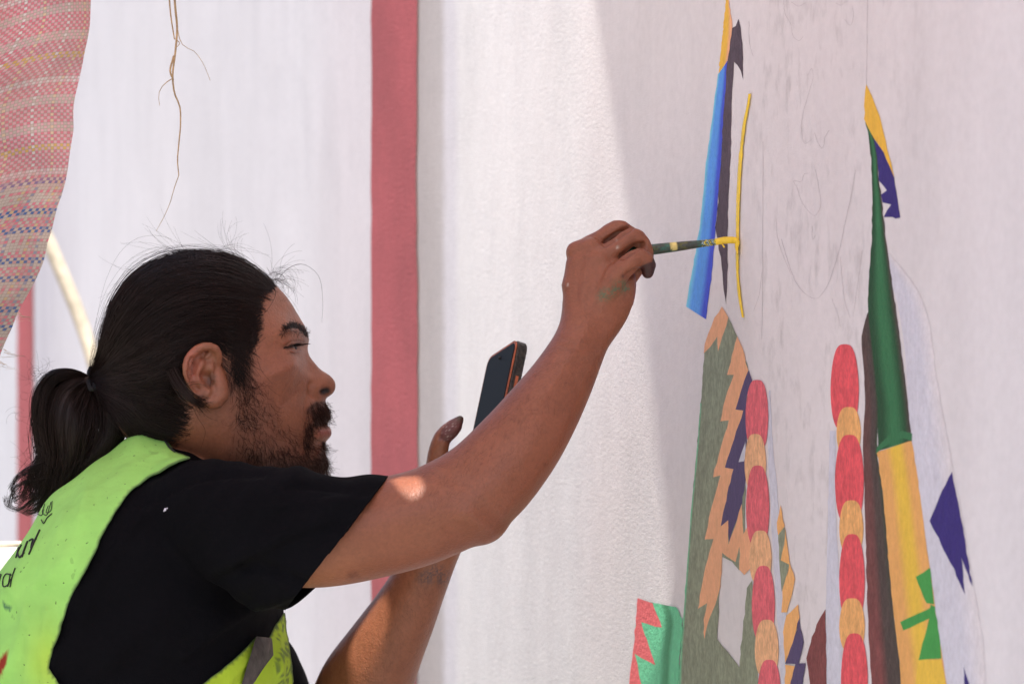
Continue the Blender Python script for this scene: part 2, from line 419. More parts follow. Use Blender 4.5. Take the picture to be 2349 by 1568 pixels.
ribbon('pale_wash', C_([(300, -160), (365, 0), (437, 600), (510, 1100), (555, 1450), (600, 1660)]), C_([(330, -165), (460, 0), (545, 400), (600, 700), (640, 900), (690, 1200), (722, 1400), (735, 1660)]), [(0, 'pale'), (.55, 'pale'), (1, 'limewash')])
ribbon('pale_wash', B_([(616, 400), (612, 600), (620, 800), (630, 1000), (642, 1200), (657, 1400), (668, 1660)]), B_([(622, 400), (632, 600), (650, 800), (665, 1000), (680, 1200), (688, 1400), (690, 1660)]), [(0, 'pale'), (1, 'pale')])
ribbon('pale_wash', C_([(110, 560), (104, 900), (97, 1200), (100, 1660)]), C_([(135, 560), (135, 900), (152, 1200), (160, 1660)]), [(0, 'pale'), (1, 'pale')])
# left spire
ribbon('blue_band', A_([(400, 340), (385, 440), (365, 600), (345, 740), (325, 950), (300, 1130), (280, 1240), (252, 1408)]),
       A_([(443, 270), (437, 400), (427, 500), (415, 700), (400, 900), (387, 1050), (374, 1200), (362, 1330), (343, 1466)]), [(0, 'teal'), (.25, 'blue'), (.6, 'blue'), (.82, 'dblue'), (1, 'dblue')])
ribbon('yellow_tip', A_([(438, -60), (435, 0), (425, 100), (412, 240), (400, 342)]), A_([(442, -60), (448, 0), (457, 70), (452, 200), (440, 285)]), [(0, 'yellow'), (.6, 'yellow'), (1, 'orange')])
poly('orange_edge', A_([(455, 60), (465, 120), (460, 190), (448, 290), (440, 280), (448, 200), (455, 120)]), 'orange')
poly('dark_band', A_([(493, 88), (503, 130), (511, 200), (514, 270), (514, 365), (503, 325), (488, 300), (472, 285), (463, 420), (458, 600), (453, 800), (446, 950), (441, 1100), (441, 1250), (437, 1400), (430, 1360), (415, 1220), (400, 1110), (386, 1045), (400, 900), (415, 700), (428, 480), (440, 300), (455, 190), (464, 130), (480, 122)]), 'dark', 'washed')
# right spire
ribbon('green_cone', A_([(1072, 550), (1085, 600), (1098, 680), (1105, 800), (1108, 900), (1108, 1000), (1103, 1130), (1095, 1250), (1088, 1370)])+C_([(264, 90), (275, 250), (285, 350), (300, 450), (303, 560), (302, 640)]),
       A_([(1085, 560), (1100, 600), (1118, 645), (1131, 720), (1138, 830), (1148, 900), (1158, 1000), (1170, 1100), (1185, 1200), (1205, 1350)])+C_([(372, 60), (385, 150), (410, 350), (425, 470), (437, 600)]),
       [(0, 'dgreen'), (.18, 'dgreen'), (.42, 'green'), (.62, 'green'), (.85, 'dgreen'), (1, 'brown')], n=60)
poly('yellow_tip', A_([(1080, 390), (1105, 440), (1140, 530), (1170, 650), (1195, 750), (1209, 818), (1190, 770), (1160, 700), (1115, 635), (1090, 590), (1070, 548), (1070, 490)]), 'yellow')
poly('navy_zigzag', A_([(1115, 638), (1160, 700), (1190, 770), (1208, 815), (1218, 880), (1228, 950), (1236, 1000), (1215, 1004), (1200, 997), (1160, 998), (1175, 968), (1195, 940), (1155, 930), (1148, 895), (1175, 875), (1138, 830), (1130, 720)]), 'navy2')
ribbon('shaded_column', C_([(262, 90), (240, 165), (245, 300), (252, 420), (245, 600), (250, 800), (255, 1000), (260, 1200), (268, 1400), (285, 1660)]),
       C_([(266, 92), (290, 300), (305, 500), (300, 640), (312, 720), (332, 900), (348, 1100), (368, 1300), (388, 1460), (400, 1660)]),
       [(0, 'brown'), (.5, 'brown'), (.8, 'brown'), (1, 'dgreen')], 'washed', n=50, down=[(0, 'maroon'), (.35, 'maroon'), (.6, 'brown'), (1, 'brown')])
ribbon('yellow_column', C_([(300, 645), (315, 740), (332, 900), (348, 1100), (368, 1300), (388, 1460), (400, 1660)]), C_([(437, 598), (455, 700), (475, 850), (495, 1000), (510, 1100), (530, 1250), (552, 1400), (590, 1660)]),
       [(0, 'amber'), (.25, 'amber'), (.45, 'ydeep'), (.65, 'ydeep'), (.8, 'amber'), (1, 'amber')])
poly('green_arc', C_([(296, 652), (300, 625), (345, 580), (400, 560), (440, 570), (439, 601), (405, 589), (345, 613), (316, 632)]), 'green')
poly('green_shard', C_([(512, 1103), (455, 1140), (497, 1245), (528, 1250), (520, 1180)]), 'grn2')
poly('green_bar', C_([(393, 1320), (515, 1262), (515, 1302), (405, 1354)]), 'grn2')
poly('green_shard', C_([(514, 1250), (532, 1260), (548, 1370), (557, 1466), (466, 1472), (490, 1380), (507, 1310)]), 'grn2')
poly('yellow_block', C_([(466, 1475), (557, 1469), (575, 1568), (590, 1660), (450, 1660), (455, 1568)]), 'ydeep')
poly('navy_kite', C_([(600, 722), (612, 790), (625, 850), (655, 1020), (680, 1178), (635, 1060), (652, 1212), (580, 1060), (510, 918), (550, 820)]), 'navy2')
poly('navy_tip', C_([(645, 1498), (690, 1620), (700, 1680), (655, 1680), (650, 1580)]), 'navy2')
for x0, x1, y0, y1, c in [(115, 228, 215, 560, 'red'), (139, 236, 465, 660, 'bead'), (133, 248, 575, 930, 'red'), (150, 246, 836, 1050, 'bead'), (150, 252, 970, 1320, 'red'), (150, 252, 1226, 1440, 'bead'), (157, 264, 1365, 1720, 'red')]:
    bead(x0, x1, y0, y1, c, C_)
poly('maroon_leaf', C_([(95, 1270), (60, 1330), (28, 1430), (19, 1465), (30, 1540), (45, 1660), (100, 1660), (99, 1500)]), 'maroon', 'washed')
# left tower
poly('olive_field', B_([(360, 250), (350, 400), (345, 450), (330, 650), (310, 850), (295, 1050), (282, 1250), (270, 1400), (255, 1660), (590, 1660), (575, 1560), (566, 1360), (554, 1250), (550, 1155), (530, 1185), (515, 1340), (500, 1500), (455, 1440), (412, 1388), (420, 1200), (430, 1060), (470, 1080), (500, 1115), (520, 1000), (525, 700), (530, 480), (535, 320), (492, 185), (455, 108), (420, 120), (380, 180)]), 'olive', 'washed')
ribbon('green_edge', B_([(345, 450), (330, 650), (310, 850), (295, 1050), (280, 1250), (268, 1400), (254, 1660)]), B_([(352, 450), (337, 650), (318, 850), (303, 1050), (290, 1250), (279, 1400), (268, 1660)]), [(0, 'lgreen'), (1, 'olive')], 'washed')
poly('orange_tip', B_([(430, 65), (456, 108), (440, 165), (415, 245), (412, 185), (385, 225), (358, 252), (362, 215), (375, 175), (400, 110)]), 'orange')
poly('navy_zigzag', B_([(537, 320), (552, 362), (530, 420), (528, 740), (512, 850), (480, 940), (460, 1010), (455, 918), (425, 942), (445, 830), (470, 712), (443, 705), (480, 590), (510, 480), (484, 474), (500, 420), (520, 350)]), 'navy')
poly('bare_gap', B_([(524, 600), (522, 612), (508, 650), (497, 684), (519, 681), (524, 660)]), 'pale')
poly('orange_zigzag', B_([(492, 185), (512, 228), (536, 318), (520, 360), (500, 425), (485, 475), (516, 479), (480, 592), (443, 706), (477, 712), (452, 810), (426, 940), (456, 915), (457, 1012), (490, 920), (510, 850), (517, 970), (535, 935), (550, 1010), (556, 1085), (520, 1133), (500, 1112), (500, 1020), (485, 1082), (450, 1060), (432, 1045), (425, 1180), (405, 1250), (380, 1310), (362, 1388), (358, 1310), (372, 1245), (335, 1268), (352, 1170), (365, 1100), (397, 990), (362, 992), (385, 880), (425, 737), (396, 745), (425, 630), (458, 518), (425, 522), (445, 430), (478, 337), (451, 337), (470, 260)]), 'orange')
for x0, x1, y0, y1, c in [(525, 616, 357, 640, 'pink'), (521, 607, 572, 800, 'sand'), (527, 620, 697, 1020, 'pink'), (540, 629, 956, 1170, 'sand'), (550, 642, 1096, 1400, 'pink'), (562, 657, 1311, 1540, 'sand'), (572, 667, 1470, 1760, 'pink')]:
    bead(x0, x1, y0, y1, c, B_)
poly('orange_chip', B_([(665, 855), (682, 938), (655, 975), (650, 925)]), 'bead')
poly('green_chip', B_([(655, 975), (681, 942), (690, 1000), (668, 1075), (700, 1092), (670, 1200), (661, 1100)]), 'olive', 'washed')
poly('orange_chip', B_([(684, 950), (700, 1080), (722, 1150), (708, 1220), (690, 1282), (668, 1282), (672, 1195), (700, 1092), (666, 1075), (680, 1010)]), 'bead')
poly('orange_chip', B_([(735, 1250), (741, 1302), (715, 1400), (683, 1482), (675, 1360), (688, 1295), (706, 1280)]), 'bead')
poly('navy_chip', B_([(740, 1305), (757, 1400), (736, 1488), (683, 1486), (715, 1400)]), 'navy')
poly('orange_chip', B_([(683, 1490), (722, 1496), (700, 1600), (690, 1660), (683, 1660)]), 'bead')
poly('navy_chip', B_([(725, 1486), (765, 1484), (748, 1600), (742, 1660), (695, 1660), (705, 1560)]), 'navy')
ribbon('green_panel', B_([(95, 1232), (85, 1400), (70, 1568), (64, 1660)]), B_([(250, 1262), (268, 1300), (262, 1450), (256, 1660)]), [(0, 'lgreen'), (.6, 'lgreen'), (.72, 'green'), (.82, 'lgreen'), (1, 'lgreen')])
poly('coral_zigzag', B_([(95, 1225), (155, 1245), (192, 1342), (110, 1321), (166, 1492), (84, 1446), (110, 1568), (115, 1660), (50, 1660), (62, 1568), (76, 1440)]), 'coral')
# wet yellow line being pulled by the brush
YL = resample(np.array([(p[0], p[1]) for p in A_([(549, 432), (540, 490), (525, 560), (515, 640), (505, 740), (498, 850), (493, 1000), (492, 1100), (491, 1200), (495, 1300), (504, 1380), (518, 1458)])]), 60)
V = []; F = []
M['wet'] = mat('wet yellow paint', pc('line'), .25, noise=[(60, .15)], bump=[(160, .002)])
for i, q in enumerate(YL):
    hw = 2.7+1.6*math.sin(math.pi*min(1, i/59*1.25))+rng.normal(0, .35)
    if i > 50: hw = 4-.2*(i-50)
    for j, (s, o) in enumerate(((-1, .0013), (-.5, .0021), (.5, .0021), (1, .0013))): V.append(onwall(q[0]+s*hw, q[1], o))
    if i:
        for j in range(3): k = 4*i+j; F.append([k-4, k-3, k+1, k])
mesh_obj('wet_yellow_line', V, F, M['wet'], mural)
# pencil construction lines
M['pencil'] = mat('pencil', (.52, .49, .51), .9)
def pencil(pts, w_=.8, conv=A_):
    P = resample(np.array(conv(pts)), max(8, len(pts)*6)); off = .0002; V = []; F = []
    T = np.gradient(P, axis=0); T /= np.linalg.norm(T, axis=1)[:, None]
    for i, (q, t) in enumerate(zip(P, T)):
        a = q+rng.normal(0, .3, 2); ww = w_*(.6+.5*rng.random())
        for s in (-.5, .5): V.append(onwall(a[0]-t[1]*s*ww, a[1]+t[0]*s*ww, off))
        if i: F.append([2*i-2, 2*i-1, 2*i+1, 2*i])
    return np.array(V), F
pl = [pencil(p, w_) for p, w_ in [
    ([(700, 0), (705, 60), (735, 120), (745, 170), (770, 188), (790, 170)], .7), ([(735, 10), (770, 30), (800, 15)], .8), ([(940, 15), (960, 25), (985, 10)], .8), ([(980, 90), (1005, 118), (1020, 80), (1015, 30)], .7),
    ([(1085, 0), (1083, 150), (1080, 390)], .9), ([(605, 650), (604, 900), (603, 1250), (600, 1560)], .9), ([(540, 100), (545, 210), (560, 260)], .8), ([(810, 350), (830, 315), (835, 350), (818, 420), (790, 520), (782, 600), (800, 660), (830, 640)], .6),
    ([(842, 610), (855, 650), (875, 682), (895, 620), (908, 600)], 1.0), ([(820, 795), (795, 800), (780, 835), (745, 832), (760, 860), (780, 920), (800, 955), (845, 990), (865, 960), (860, 860), (845, 780)], .8),
    ([(690, 1100), (720, 1200), (765, 1310), (800, 1350), (850, 1372), (890, 1330), (930, 1230), (960, 1130), (985, 1010), (1010, 900), (1030, 780)], 1.0), ([(665, 1000), (670, 1080), (700, 1180), (735, 1260)], .7),
    ([(960, 1180), (970, 1300), (985, 1400), (1005, 1460)], .8), ([(1060, 1150), (1040, 1300), (1020, 1440)], .7), ([(830, 1040), (835, 1100), (845, 1080)], .9), ([(560, 1430), (580, 1380), (600, 1250)], .6), ([(920, 1370), (950, 1450), (960, 1500)], .7)]]
o = mesh_obj('pencil_lines', *join(pl), M['pencil'], mural, smooth=False); o['kind'] = 'stuff'

# ------------------------------------------------------------------ ground
M['ground'] = mat('dusty concrete', (.31, .28, .25), .9, noise=[(1.5, .2), (20, .15)], bump=[(40, .004)])
V = np.array([(-400, -400, 0), (400, -400, 0), (400, 400, 0), (-400, 400, 0)], float)
tag(mesh_obj('ground', V, [[0, 1, 2, 3]], M['ground'], smooth=False), kind='structure')
# ------------------------------------------------------------------ the painter
person = tag(empty('person', (-.40, .02, 0)), 'man in black t-shirt and lime vest, dark ponytail and beard, painting with raised arm', 'person')
# ---- head: half-width h(x,z) solved from landmarks in the head's own frame, turned a little away from the camera
YAW = math.radians(10); CA, SA = math.cos(YAW), math.sin(YAW); PIV = at(470, 850, 0)
def head_xz(px, py, h):
    q = at(px, py, -h); return np.array(((q[0]-PIV[0]-h*SA)/CA, q[2]))
def head_world(xh, z, h):          # h>0 = near side
    xh = np.asarray(xh); z = np.asarray(z); h = np.asarray(h)
    return np.stack((PIV[0]+xh*CA+h*SA, xh*SA-h*CA, z), -1)
face = [(632, 655), (651, 675), (671, 704), (690, 736), (702, 763), (706, 775), (705, 788), (703, 803), (707, 815), (716, 828), (735, 849), (754, 861), (765, 873), (768, 885), (764, 899), (755, 908), (747, 912), (743, 918), (748, 930), (753, 945), (757, 958), (755, 967), (743, 973), (752, 978), (758, 988), (758, 997), (753, 1006), (745, 1013), (741, 1028), (745, 1045), (750, 1062), (748, 1080), (735, 1096), (712, 1108)]
skull = [(600, 626), (550, 597), (494, 584), (430, 589), (365, 609), (308, 647), (271, 698), (249, 762), (238, 812), (236, 860), (245, 910), (265, 960), (300, 1010), (370, 1050), (460, 1085), (560, 1105), (640, 1112)]
OUT = np.array([head_xz(x, y, 0) for x, y in face+skull[::-1]]); 
LM = [(620, 680, .036), (600, 715, .056), (640, 712, .036), (655, 735, .040), (672, 742, .026), (590, 765, .068), (640, 770, .058), (662, 762, .050), (682, 764, .036), (696, 768, .020),
      (660, 795, .050), (674, 793, .038), (688, 792, .026), (697, 796, .013), (640, 800, .058), (703, 815, .009), (698, 825, .013), (712, 838, .010), (704, 850, .017), (726, 860, .012), (716, 868, .018), (733, 886, .0155), (722, 897, .0185), (712, 893, .0205), (735, 903, .013), (752, 888, .0095), (760, 880, .0052), (743, 866, .010), (748, 903, .008),
      (650, 838, .060), (672, 828, .049), (684, 838, .038), (691, 860, .033), (600, 840, .069), (690, 890, .034), (670, 900, .044), (630, 900, .059), (702, 915, .027), (710, 935, .026), (722, 935, .020), (737, 940, .014), (730, 955, .017), (745, 955, .011), (722, 975, .021), (735, 974, .012),
      (740, 990, .013), (750, 992, .008), (728, 995, .020), (733, 1020, .017), (735, 1050, .018), (722, 1070, .024), (700, 1040, .032), (690, 1000, .036), (680, 1070, .038), (640, 1040, .050), (640, 960, .056), (600, 1000, .061), (560, 960, .066), (540, 890, .071), (600, 1080, .045), (520, 1040, .056),
      (500, 830, .074), (460, 860, .076), (460, 780, .079), (400, 750, .081), (480, 690, .075), (540, 690, .066), (480, 635, .052), (560, 645, .044), (400, 660, .062), (340, 720, .064), (340, 800, .074), (290, 860, .058), (300, 780, .060), (265, 830, .040), (290, 700, .035), (420, 930, .070), (340, 930, .062), (300, 950, .045), (400, 1000, .060), (450, 1050, .045), (590, 655, .040)]
LP = np.array([(*head_xz(x, y, h), h) for x, y, h in LM])
Q = np.vstack((np.c_[OUT, np.zeros(len(OUT))], np.c_[LP[:, :2], LP[:, 2]**2])); Q[:, :2] /= .1
def ker(r2): return np.where(r2 > 1e-12, .5*r2*np.log(np.maximum(r2, 1e-12)), 0)
n_ = len(Q); D2 = ((Q[:, None, :2]-Q[None, :, :2])**2).sum(2); Amat = np.zeros((n_+3, n_+3)); Amat[:n_, :n_] = ker(D2)+np.eye(n_)*2e-4
Amat[:n_, n_] = 1; Amat[:n_, n_+1:] = Q[:, :2]; Amat[n_:, :n_] = Amat[:n_, n_:].T
WTS = np.linalg.solve(Amat, np.r_[Q[:, 2], 0, 0, 0])
def g_head(x, z):
    P = np.stack((np.ravel(x), np.ravel(z)), 1)/.1; out = np.zeros(len(P))
    for i in range(0, len(P), 20000):
        p = P[i:i+20000]; out[i:i+20000] = ker(((p[:, None]-Q[None, :, :2])**2).sum(2))@WTS[:n_]+WTS[n_]+p@WTS[n_+1:]
    return out.reshape(np.shape(x))
OD = resample(np.vstack((OUT, OUT[:1])), 361)[:-1]; CEN = head_xz(560, 905, 0)
def h_head(x, z):
    g = g_head(x, z); d = -polysd(np.stack((np.ravel(x), np.ravel(z)), 1), OD[::2]).reshape(np.shape(x)); d = np.maximum(d, 0)
    fl = (.010*d); return np.sqrt(np.maximum(g, np.minimum(fl, .00006)))*(d > 0)
nr = 70; ts = np.sin(np.linspace(.03, 1, nr)*math.pi/2)
GX = CEN[0]+(OD[:, 0]-CEN[0])[None]*ts[:, None]; GZ = CEN[1]+(OD[:, 1]-CEN[1])[None]*ts[:, None]
H = h_head(GX, GZ); H[-1] = 0
no = len(OD)
Vn = head_world(GX, GZ, H).reshape(-1, 3); Vf = head_world(GX[:-1], GZ[:-1], -H[:-1]).reshape(-1, 3)
Vh = np.vstack((Vn, Vf)); Fh = []
def fid(i, j): return i*no+j % no if i == nr-1 else nr*no+i*no+j % no
for i in range(nr-1):
    for j in range(no):
        Fh.append([i*no+j, i*no+(j+1) % no, (i+1)*no+(j+1) % no, (i+1)*no+j])
        Fh.append([fid(i, j), fid(i+1, j), fid(i+1, j+1), fid(i, j+1)])
Fh.append([j for j in range(no)][::-1]); Fh.append([nr*no+j for j in range(no)])
parts = [(Vh, Fh)]
def P_(px, py, y, ra, rb=None):      # radii: ra in photo pixels, rb in metres
    r = ra*K*(y-CAMY); return (*at(px, py, y), r, r if rb is None else rb)
parts.append(tube([P_(455, 900, .005, 120, .058), P_(430, 1000, .005, 122, .056), (*at(400, 1130, .0), .062, .066)]))   # neck
# ears
for s in (1, -1):
    def E(px, py, dh, r):
        x, z = head_xz(px, py, .078); return (*head_world(x, z, s*(.074+dh)), r)
    parts.append(tube([E(492, 850, .001, .008), E(500, 880, .004, .009), E(505, 905, .005, .0085)], 14))
    V, F = ball((0, 0, 0), (1, 1, 1), 10)
    c = E(462, 858, .003, 0)[:3]; a = 0
    X_ = np.array((.66, -.50*s, .10)); X_ /= np.linalg.norm(X_); Z_ = np.array((.22, 0, 1.)); Z_ -= X_*(Z_@X_); Z_ /= np.linalg.norm(Z_); Y_ = np.cross(Z_, X_)
    parts.append(((V*np.array((.0165, .0060, .028)))@np.array((X_, Y_, Z_))+np.array(c), F))
    parts.append(tube([E(497, 838, .004, .0035), E(500, 815, .010, .004), E(490, 798, .014, .0042), E(468, 794, .017, .0044), E(448, 802, .018, .0046), E(431, 822, .018, .0046), E(426, 845, .017, .0044), E(433, 872, .014, .0042), E(447, 900, .010, .0042), E(470, 920, .008, .0055), E(492, 922, .007, .0085), E(500, 905, .006, .007)], 14))
    parts.append(tube([E(455, 815, .005, .008), E(446, 840, .005, .008), E(450, 875, .003, .008)], 12))
    parts.append(tube([E(478, 812, .010, .003), E(462, 830, .013, .0036), E(455, 855, .013, .0038), E(462, 882, .011, .0038), E(478, 898, .010, .004)], 12))
# ---- trunk under the clothes
def sect(rows, hwk=1.0, n=48, ex=2.35):
    R = []
    for py, xl, xr, hw in rows:
        a = at(xl, py, 0); b = at(xr, py, 0); R.append(((a[0]+b[0])/2, 0, a[2], (b[0]-a[0])/2, hw))
    R = resample(np.array(R)[:, [0, 1, 2, 3, 4]], 60); V = []; F = []
    for cx, cy, z, rx, ry in R:
        for k in range(n):
            a = 2*math.pi*k/n; c, s = math.cos(a), math.sin(a)
            V.append((cx+rx*abs(c)**(2/ex)*(1 if c > 0 else -1), cy+ry*abs(s)**(2/ex)*(1 if s > 0 else -1), z))
    m = len(R)
    for i in range(m-1):
        for j in range(n): F.append([i*n+j, i*n+(j+1) % n, (i+1)*n+(j+1) % n, (i+1)*n+j])
    F.append(list(range(n))[::-1]); F.append([(m-1)*n+j for j in range(n)]); return np.array(V), F
TR = [(1003, 308, 385, .060), (1020, 285, 425, .070), (1044, 262, 478, .085), (1083, 205, 530, .125), (1132, 142, 575, .160), (1200, 94, 610, .180), (1309, 16, 642, .190), (1430, -45, 650, .190), (1568, -100, 660, .185), (1800, -150, 665, .18), (2100, -150, 640, .175), (2300, -140, 620, .18)]
INN = [(py+45, xl+28, xr-28, hw-.018) for py, xl, xr, hw in TR[2:]]
parts.append(sect(INN))
# ---- right arm (near), raised to the wall
parts.append(tube([P_(470, 1190, -.12, 85), P_(570, 1225, -.17, 100, .046), P_(700, 1231, -.188, 117, .050), P_(860, 1211, -.195, 114, .050), P_(985, 1178, -.197, 110, .049), P_(1095, 1120, -.192, 109, .048), P_(1175, 1037, -.182, 101, .046), P_(1240, 948, -.165, 88, .042), P_(1297, 855, -.145, 72, .034), P_(1335, 778, -.130, 63, .026), P_(1352, 735, -.124, 66, .022)], 40))
parts.append(ball(at(1092, 1168, -.195), (.034, .034, .034)))
parts.append(tube([P_(1340, 770, -.128, 62, .024), P_(1357, 728, -.122, 74, .023), P_(1370, 690, -.120, 82, .022), P_(1373, 645, -.118, 86, .021), P_(1366, 602, -.117, 72, .018)], 36))
def finger(rows, n=20): parts.append(tube([P_(x, y, yy, r) for x, y, yy, r in rows], n))
finger([(1330, 615, -.108, 30), (1332, 578, -.106, 24), (1378, 549, -.104, 22), (1421, 524, -.105, 20.5), (1446, 538, -.106, 18), (1470, 560, -.110, 17), (1480, 585, -.112, 14)])     # far finger
finger([(1352, 640, -.122, 30), (1366, 600, -.124, 26), (1412, 571, -.124, 23.5), (1456, 542, -.122, 20.5), (1476, 562, -.120, 18), (1484, 588, -.120, 16), (1484, 604, -.120, 13)])
finger([(1392, 670, -.132, 32), (1412, 634, -.136, 27), (1440, 607, -.138, 24), (1470, 588, -.136, 21), (1485, 602, -.134, 19), (1486, 620, -.132, 17.5), (1485, 626, -.132, 14)])
finger([(1330, 640, -.095, 26), (1345, 595, -.088, 22), (1430, 548, -.086, 19), (1472, 562, -.094, 17), (1486, 578, -.104, 13)])       # index, behind
finger([(1380, 720, -.100, 30), (1420, 660, -.086, 26), (1458, 612, -.088, 22), (1482, 586, -.102, 16)])                              # thumb, behind
# knuckle ridge
parts.append(tube([P_(1322, 580, -.113, 25, .013), P_(1350, 570, -.116, 27, .013), P_(1380, 596, -.124, 26, .013)], 20))
# ---- left arm (far), raised with the telephone
parts.append(tube([P_(470, 1215, .12, 95), P_(515, 1400, .185, 90, .046), P_(625, 1620, .205, 88, .045), P_(745, 1715, .19, 98, .047), P_(795, 1660, .175, 106, .046), P_(842, 1562, .150, 106, .044), P_(880, 1490, .135, 92, .041), P_(925, 1408, .118, 77, .035), P_(963, 1332, .105, 65, .029), P_(1003, 1245, .09, 58, .024), P_(1022, 1200, .085, 60, .020)], 36))
parts.append(tube([P_(1015, 1215, .085, 56, .020), P_(1032, 1160, .080, 70, .019), P_(1045, 1110, .075, 74, .017), P_(1052, 1075, .072, 60, .013)], 30))
finger([(1010, 1140, .060, 34), (1003, 1075, .045, 28), (1006, 1030, .038, 23), (1015, 1003, .034, 21), (1035, 984, .032, 20.5), (1050, 968, .032, 15), (1055, 961, .032, 10)])
for q in range(4):     # fingers behind and round the telephone
    finger([(1040+q*9, 1100-q*22, .080-.004*q, 22), (1100+q*6, 1085-q*26, .098, 20), (1150+q*8, 1050-q*26, .086, 18), (1168+q*9, 1030-q*26, .060, 16), (1160+q*9, 1030-q*26, .050, 12)])
BV, BF = remesh(parts, .0016)
# --- soften joints; keep the face crisp
pxy = proj(BV)
onface = (pxy[:, 1] < 1110) & (pxy[:, 0] > 210) & (pxy[:, 0] < 790) & (BV[:, 1] > -.10) & (BV[:, 1] < .12)
ear_ = onface & (np.abs(pxy[:, 0]-465) < 60) & (pxy[:, 1] > 780) & (pxy[:, 1] < 940)
wt = np.where(ear_, .35, np.where(onface, .7, 1.0))
handm = (pxy[:, 0] > 1380) & (pxy[:, 1] < 640)
wt = np.where(handm, .55, wt)
BV = smooth(BV, BF, 5, wt)
armm = ((pxy[:, 1] > 640) | (pxy[:, 0] < 1300)) & (BV[:, 1] < -.10) & ~onface
BV = smooth(BV, BF, 40, np.where(armm & ((pxy[:, 1] > 700)), 1., 0.))
# --- sculpting strokes on surfaces that face the camera (photo pixels, metres)
def stroke(V, F, pts, sig, amp, ylim=(-9, 9), anis=None):
    N = normals(V, F); p = proj(V); d2 = np.full(len(V), 1e9); P = resample(np.array(pts, float), max(2, int(len(pts)*8))) if len(pts) > 1 else np.array(pts, float)
    for q in P: d2 = np.minimum(d2, ((p-q)**2).sum(1))
    m = np.exp(-d2/(2*sig*sig))*sstep(-N[:, 1], -.05, .35)*((V[:, 1] > ylim[0]) & (V[:, 1] < ylim[1]))
    return V+N*(m*amp)[:, None]
HD = (-.10, .03)
for pts, sig, amp in [
    ([(655, 797), (668, 793), (682, 790), (692, 789)], 4, -.0022), ([(652, 787), (668, 780), (684, 778), (695, 780)], 5, .0014), ([(658, 803), (672, 803), (686, 806)], 4, .0012), ([(650, 763), (672, 756), (690, 762), (702, 772)], 6, .0012),
    ([(712, 880), (710, 893), (715, 906), (722, 912)], 3.5, -.0022), ([(705, 905), (700, 925), (704, 945)], 7, -.0013), ([(739, 899), (747, 897)], 3.5, -.0045), ([(726, 888)], 6, .0012),
    ([(722, 974), (732, 973), (745, 973)], 3.0, -.0035), ([(735, 992), (750, 990)], 5, .0015), ([(733, 1014), (742, 1018)], 5, -.0015), ([(470, 862), (478, 882)], 8, -.0075), ([(441, 825), (437, 860), (450, 892)], 4, -.0045), ([(487, 855), (487, 880)], 4.5, -.005), ([(465, 815), (475, 825)], 5, -.003),
    ([(672, 838), (650, 850), (625, 858)], 9, .0016), ([(690, 880), (672, 905), (655, 925)], 9, -.0012), ([(640, 690), (620, 740)], 12, -.0006)]:
    BV = stroke(BV, BF, pts, sig, amp, HD)
ARM = (-.30, -.08)
for pts, sig, amp in [
    ([(1388, 558), (1420, 537), (1450, 517)], 4.2, -.0065), ([(1428, 588), (1450, 572), (1474, 561)], 4.2, -.0065), ([(1440, 632), (1462, 622)], 5, -.0035), ([(1328, 566), (1350, 552), (1372, 538)], 4, .0010), ([(1310, 562)], 12, .0016), ([(1360, 590), (1340, 640), (1335, 700)], 7, .0007), ([(1385, 612)], 12, .0014), ([(1350, 575), (1372, 560)], 6, -.0010),
    ([(1335, 600), (1322, 680), (1325, 740)], 8, -.0008), ([(1400, 640), (1385, 700)], 7, .0008), ([(1405, 740), (1388, 780)], 9, .0015), ([(1300, 800), (1370, 792)], 9, -.0008), ([(1075, 1180), (1125, 1212)], 16, .0032), ([(1040, 1215), (1060, 1235)], 14, -.0018), ([(1150, 1170), (1230, 1080), (1300, 960)], 12, .0014), ([(1020, 1085), (1080, 1120)], 12, -.0014), ([(1285, 790), (1325, 800), (1370, 800)], 4, -.0009), ([(1290, 775), (1335, 786), (1385, 784)], 4, -.0008), ([(1345, 760), (1290, 850), (1230, 930)], 7, .0007), ([(1040, 1130), (1100, 1050)], 26, -.0022), ([(1120, 1130), (1180, 1090), (1250, 1000)], 30, .0016), ([(930, 1245), (1060, 1230)], 25, -.0020), ([(820, 1190), (950, 1160)], 40, .002),
    ([(1463, 522)], 9, .0010), ([(1425, 508)], 9, .0010), ([(1452, 530), (1460, 540)], 2.5, -.0007), ([(1446, 533), (1453, 544)], 2.5, -.0006), ([(1459, 528), (1468, 536)], 2.5, -.0006), ([(1468, 580), (1476, 590)], 2.5, -.0007), ([(1462, 583), (1469, 594)], 2.5, -.0006), ([(1418, 514), (1426, 521)], 2.5, -.0006), ([(1396, 612), (1360, 700)], 4, .0007), ([(1345, 588), (1332, 690)], 4, .0007), ([(1372, 610), (1350, 690)], 5, -.0008), ([(1498, 608), (1494, 630)], 5, .0006)]:
    BV = stroke(BV, BF, pts, sig, amp, ARM)
BV = stroke(BV, BF, [(1008, 1003), (1020, 1010), (1034, 1013)], 3, -.0015, (-.05, .1))
BV = smooth(BV, BF, 1)
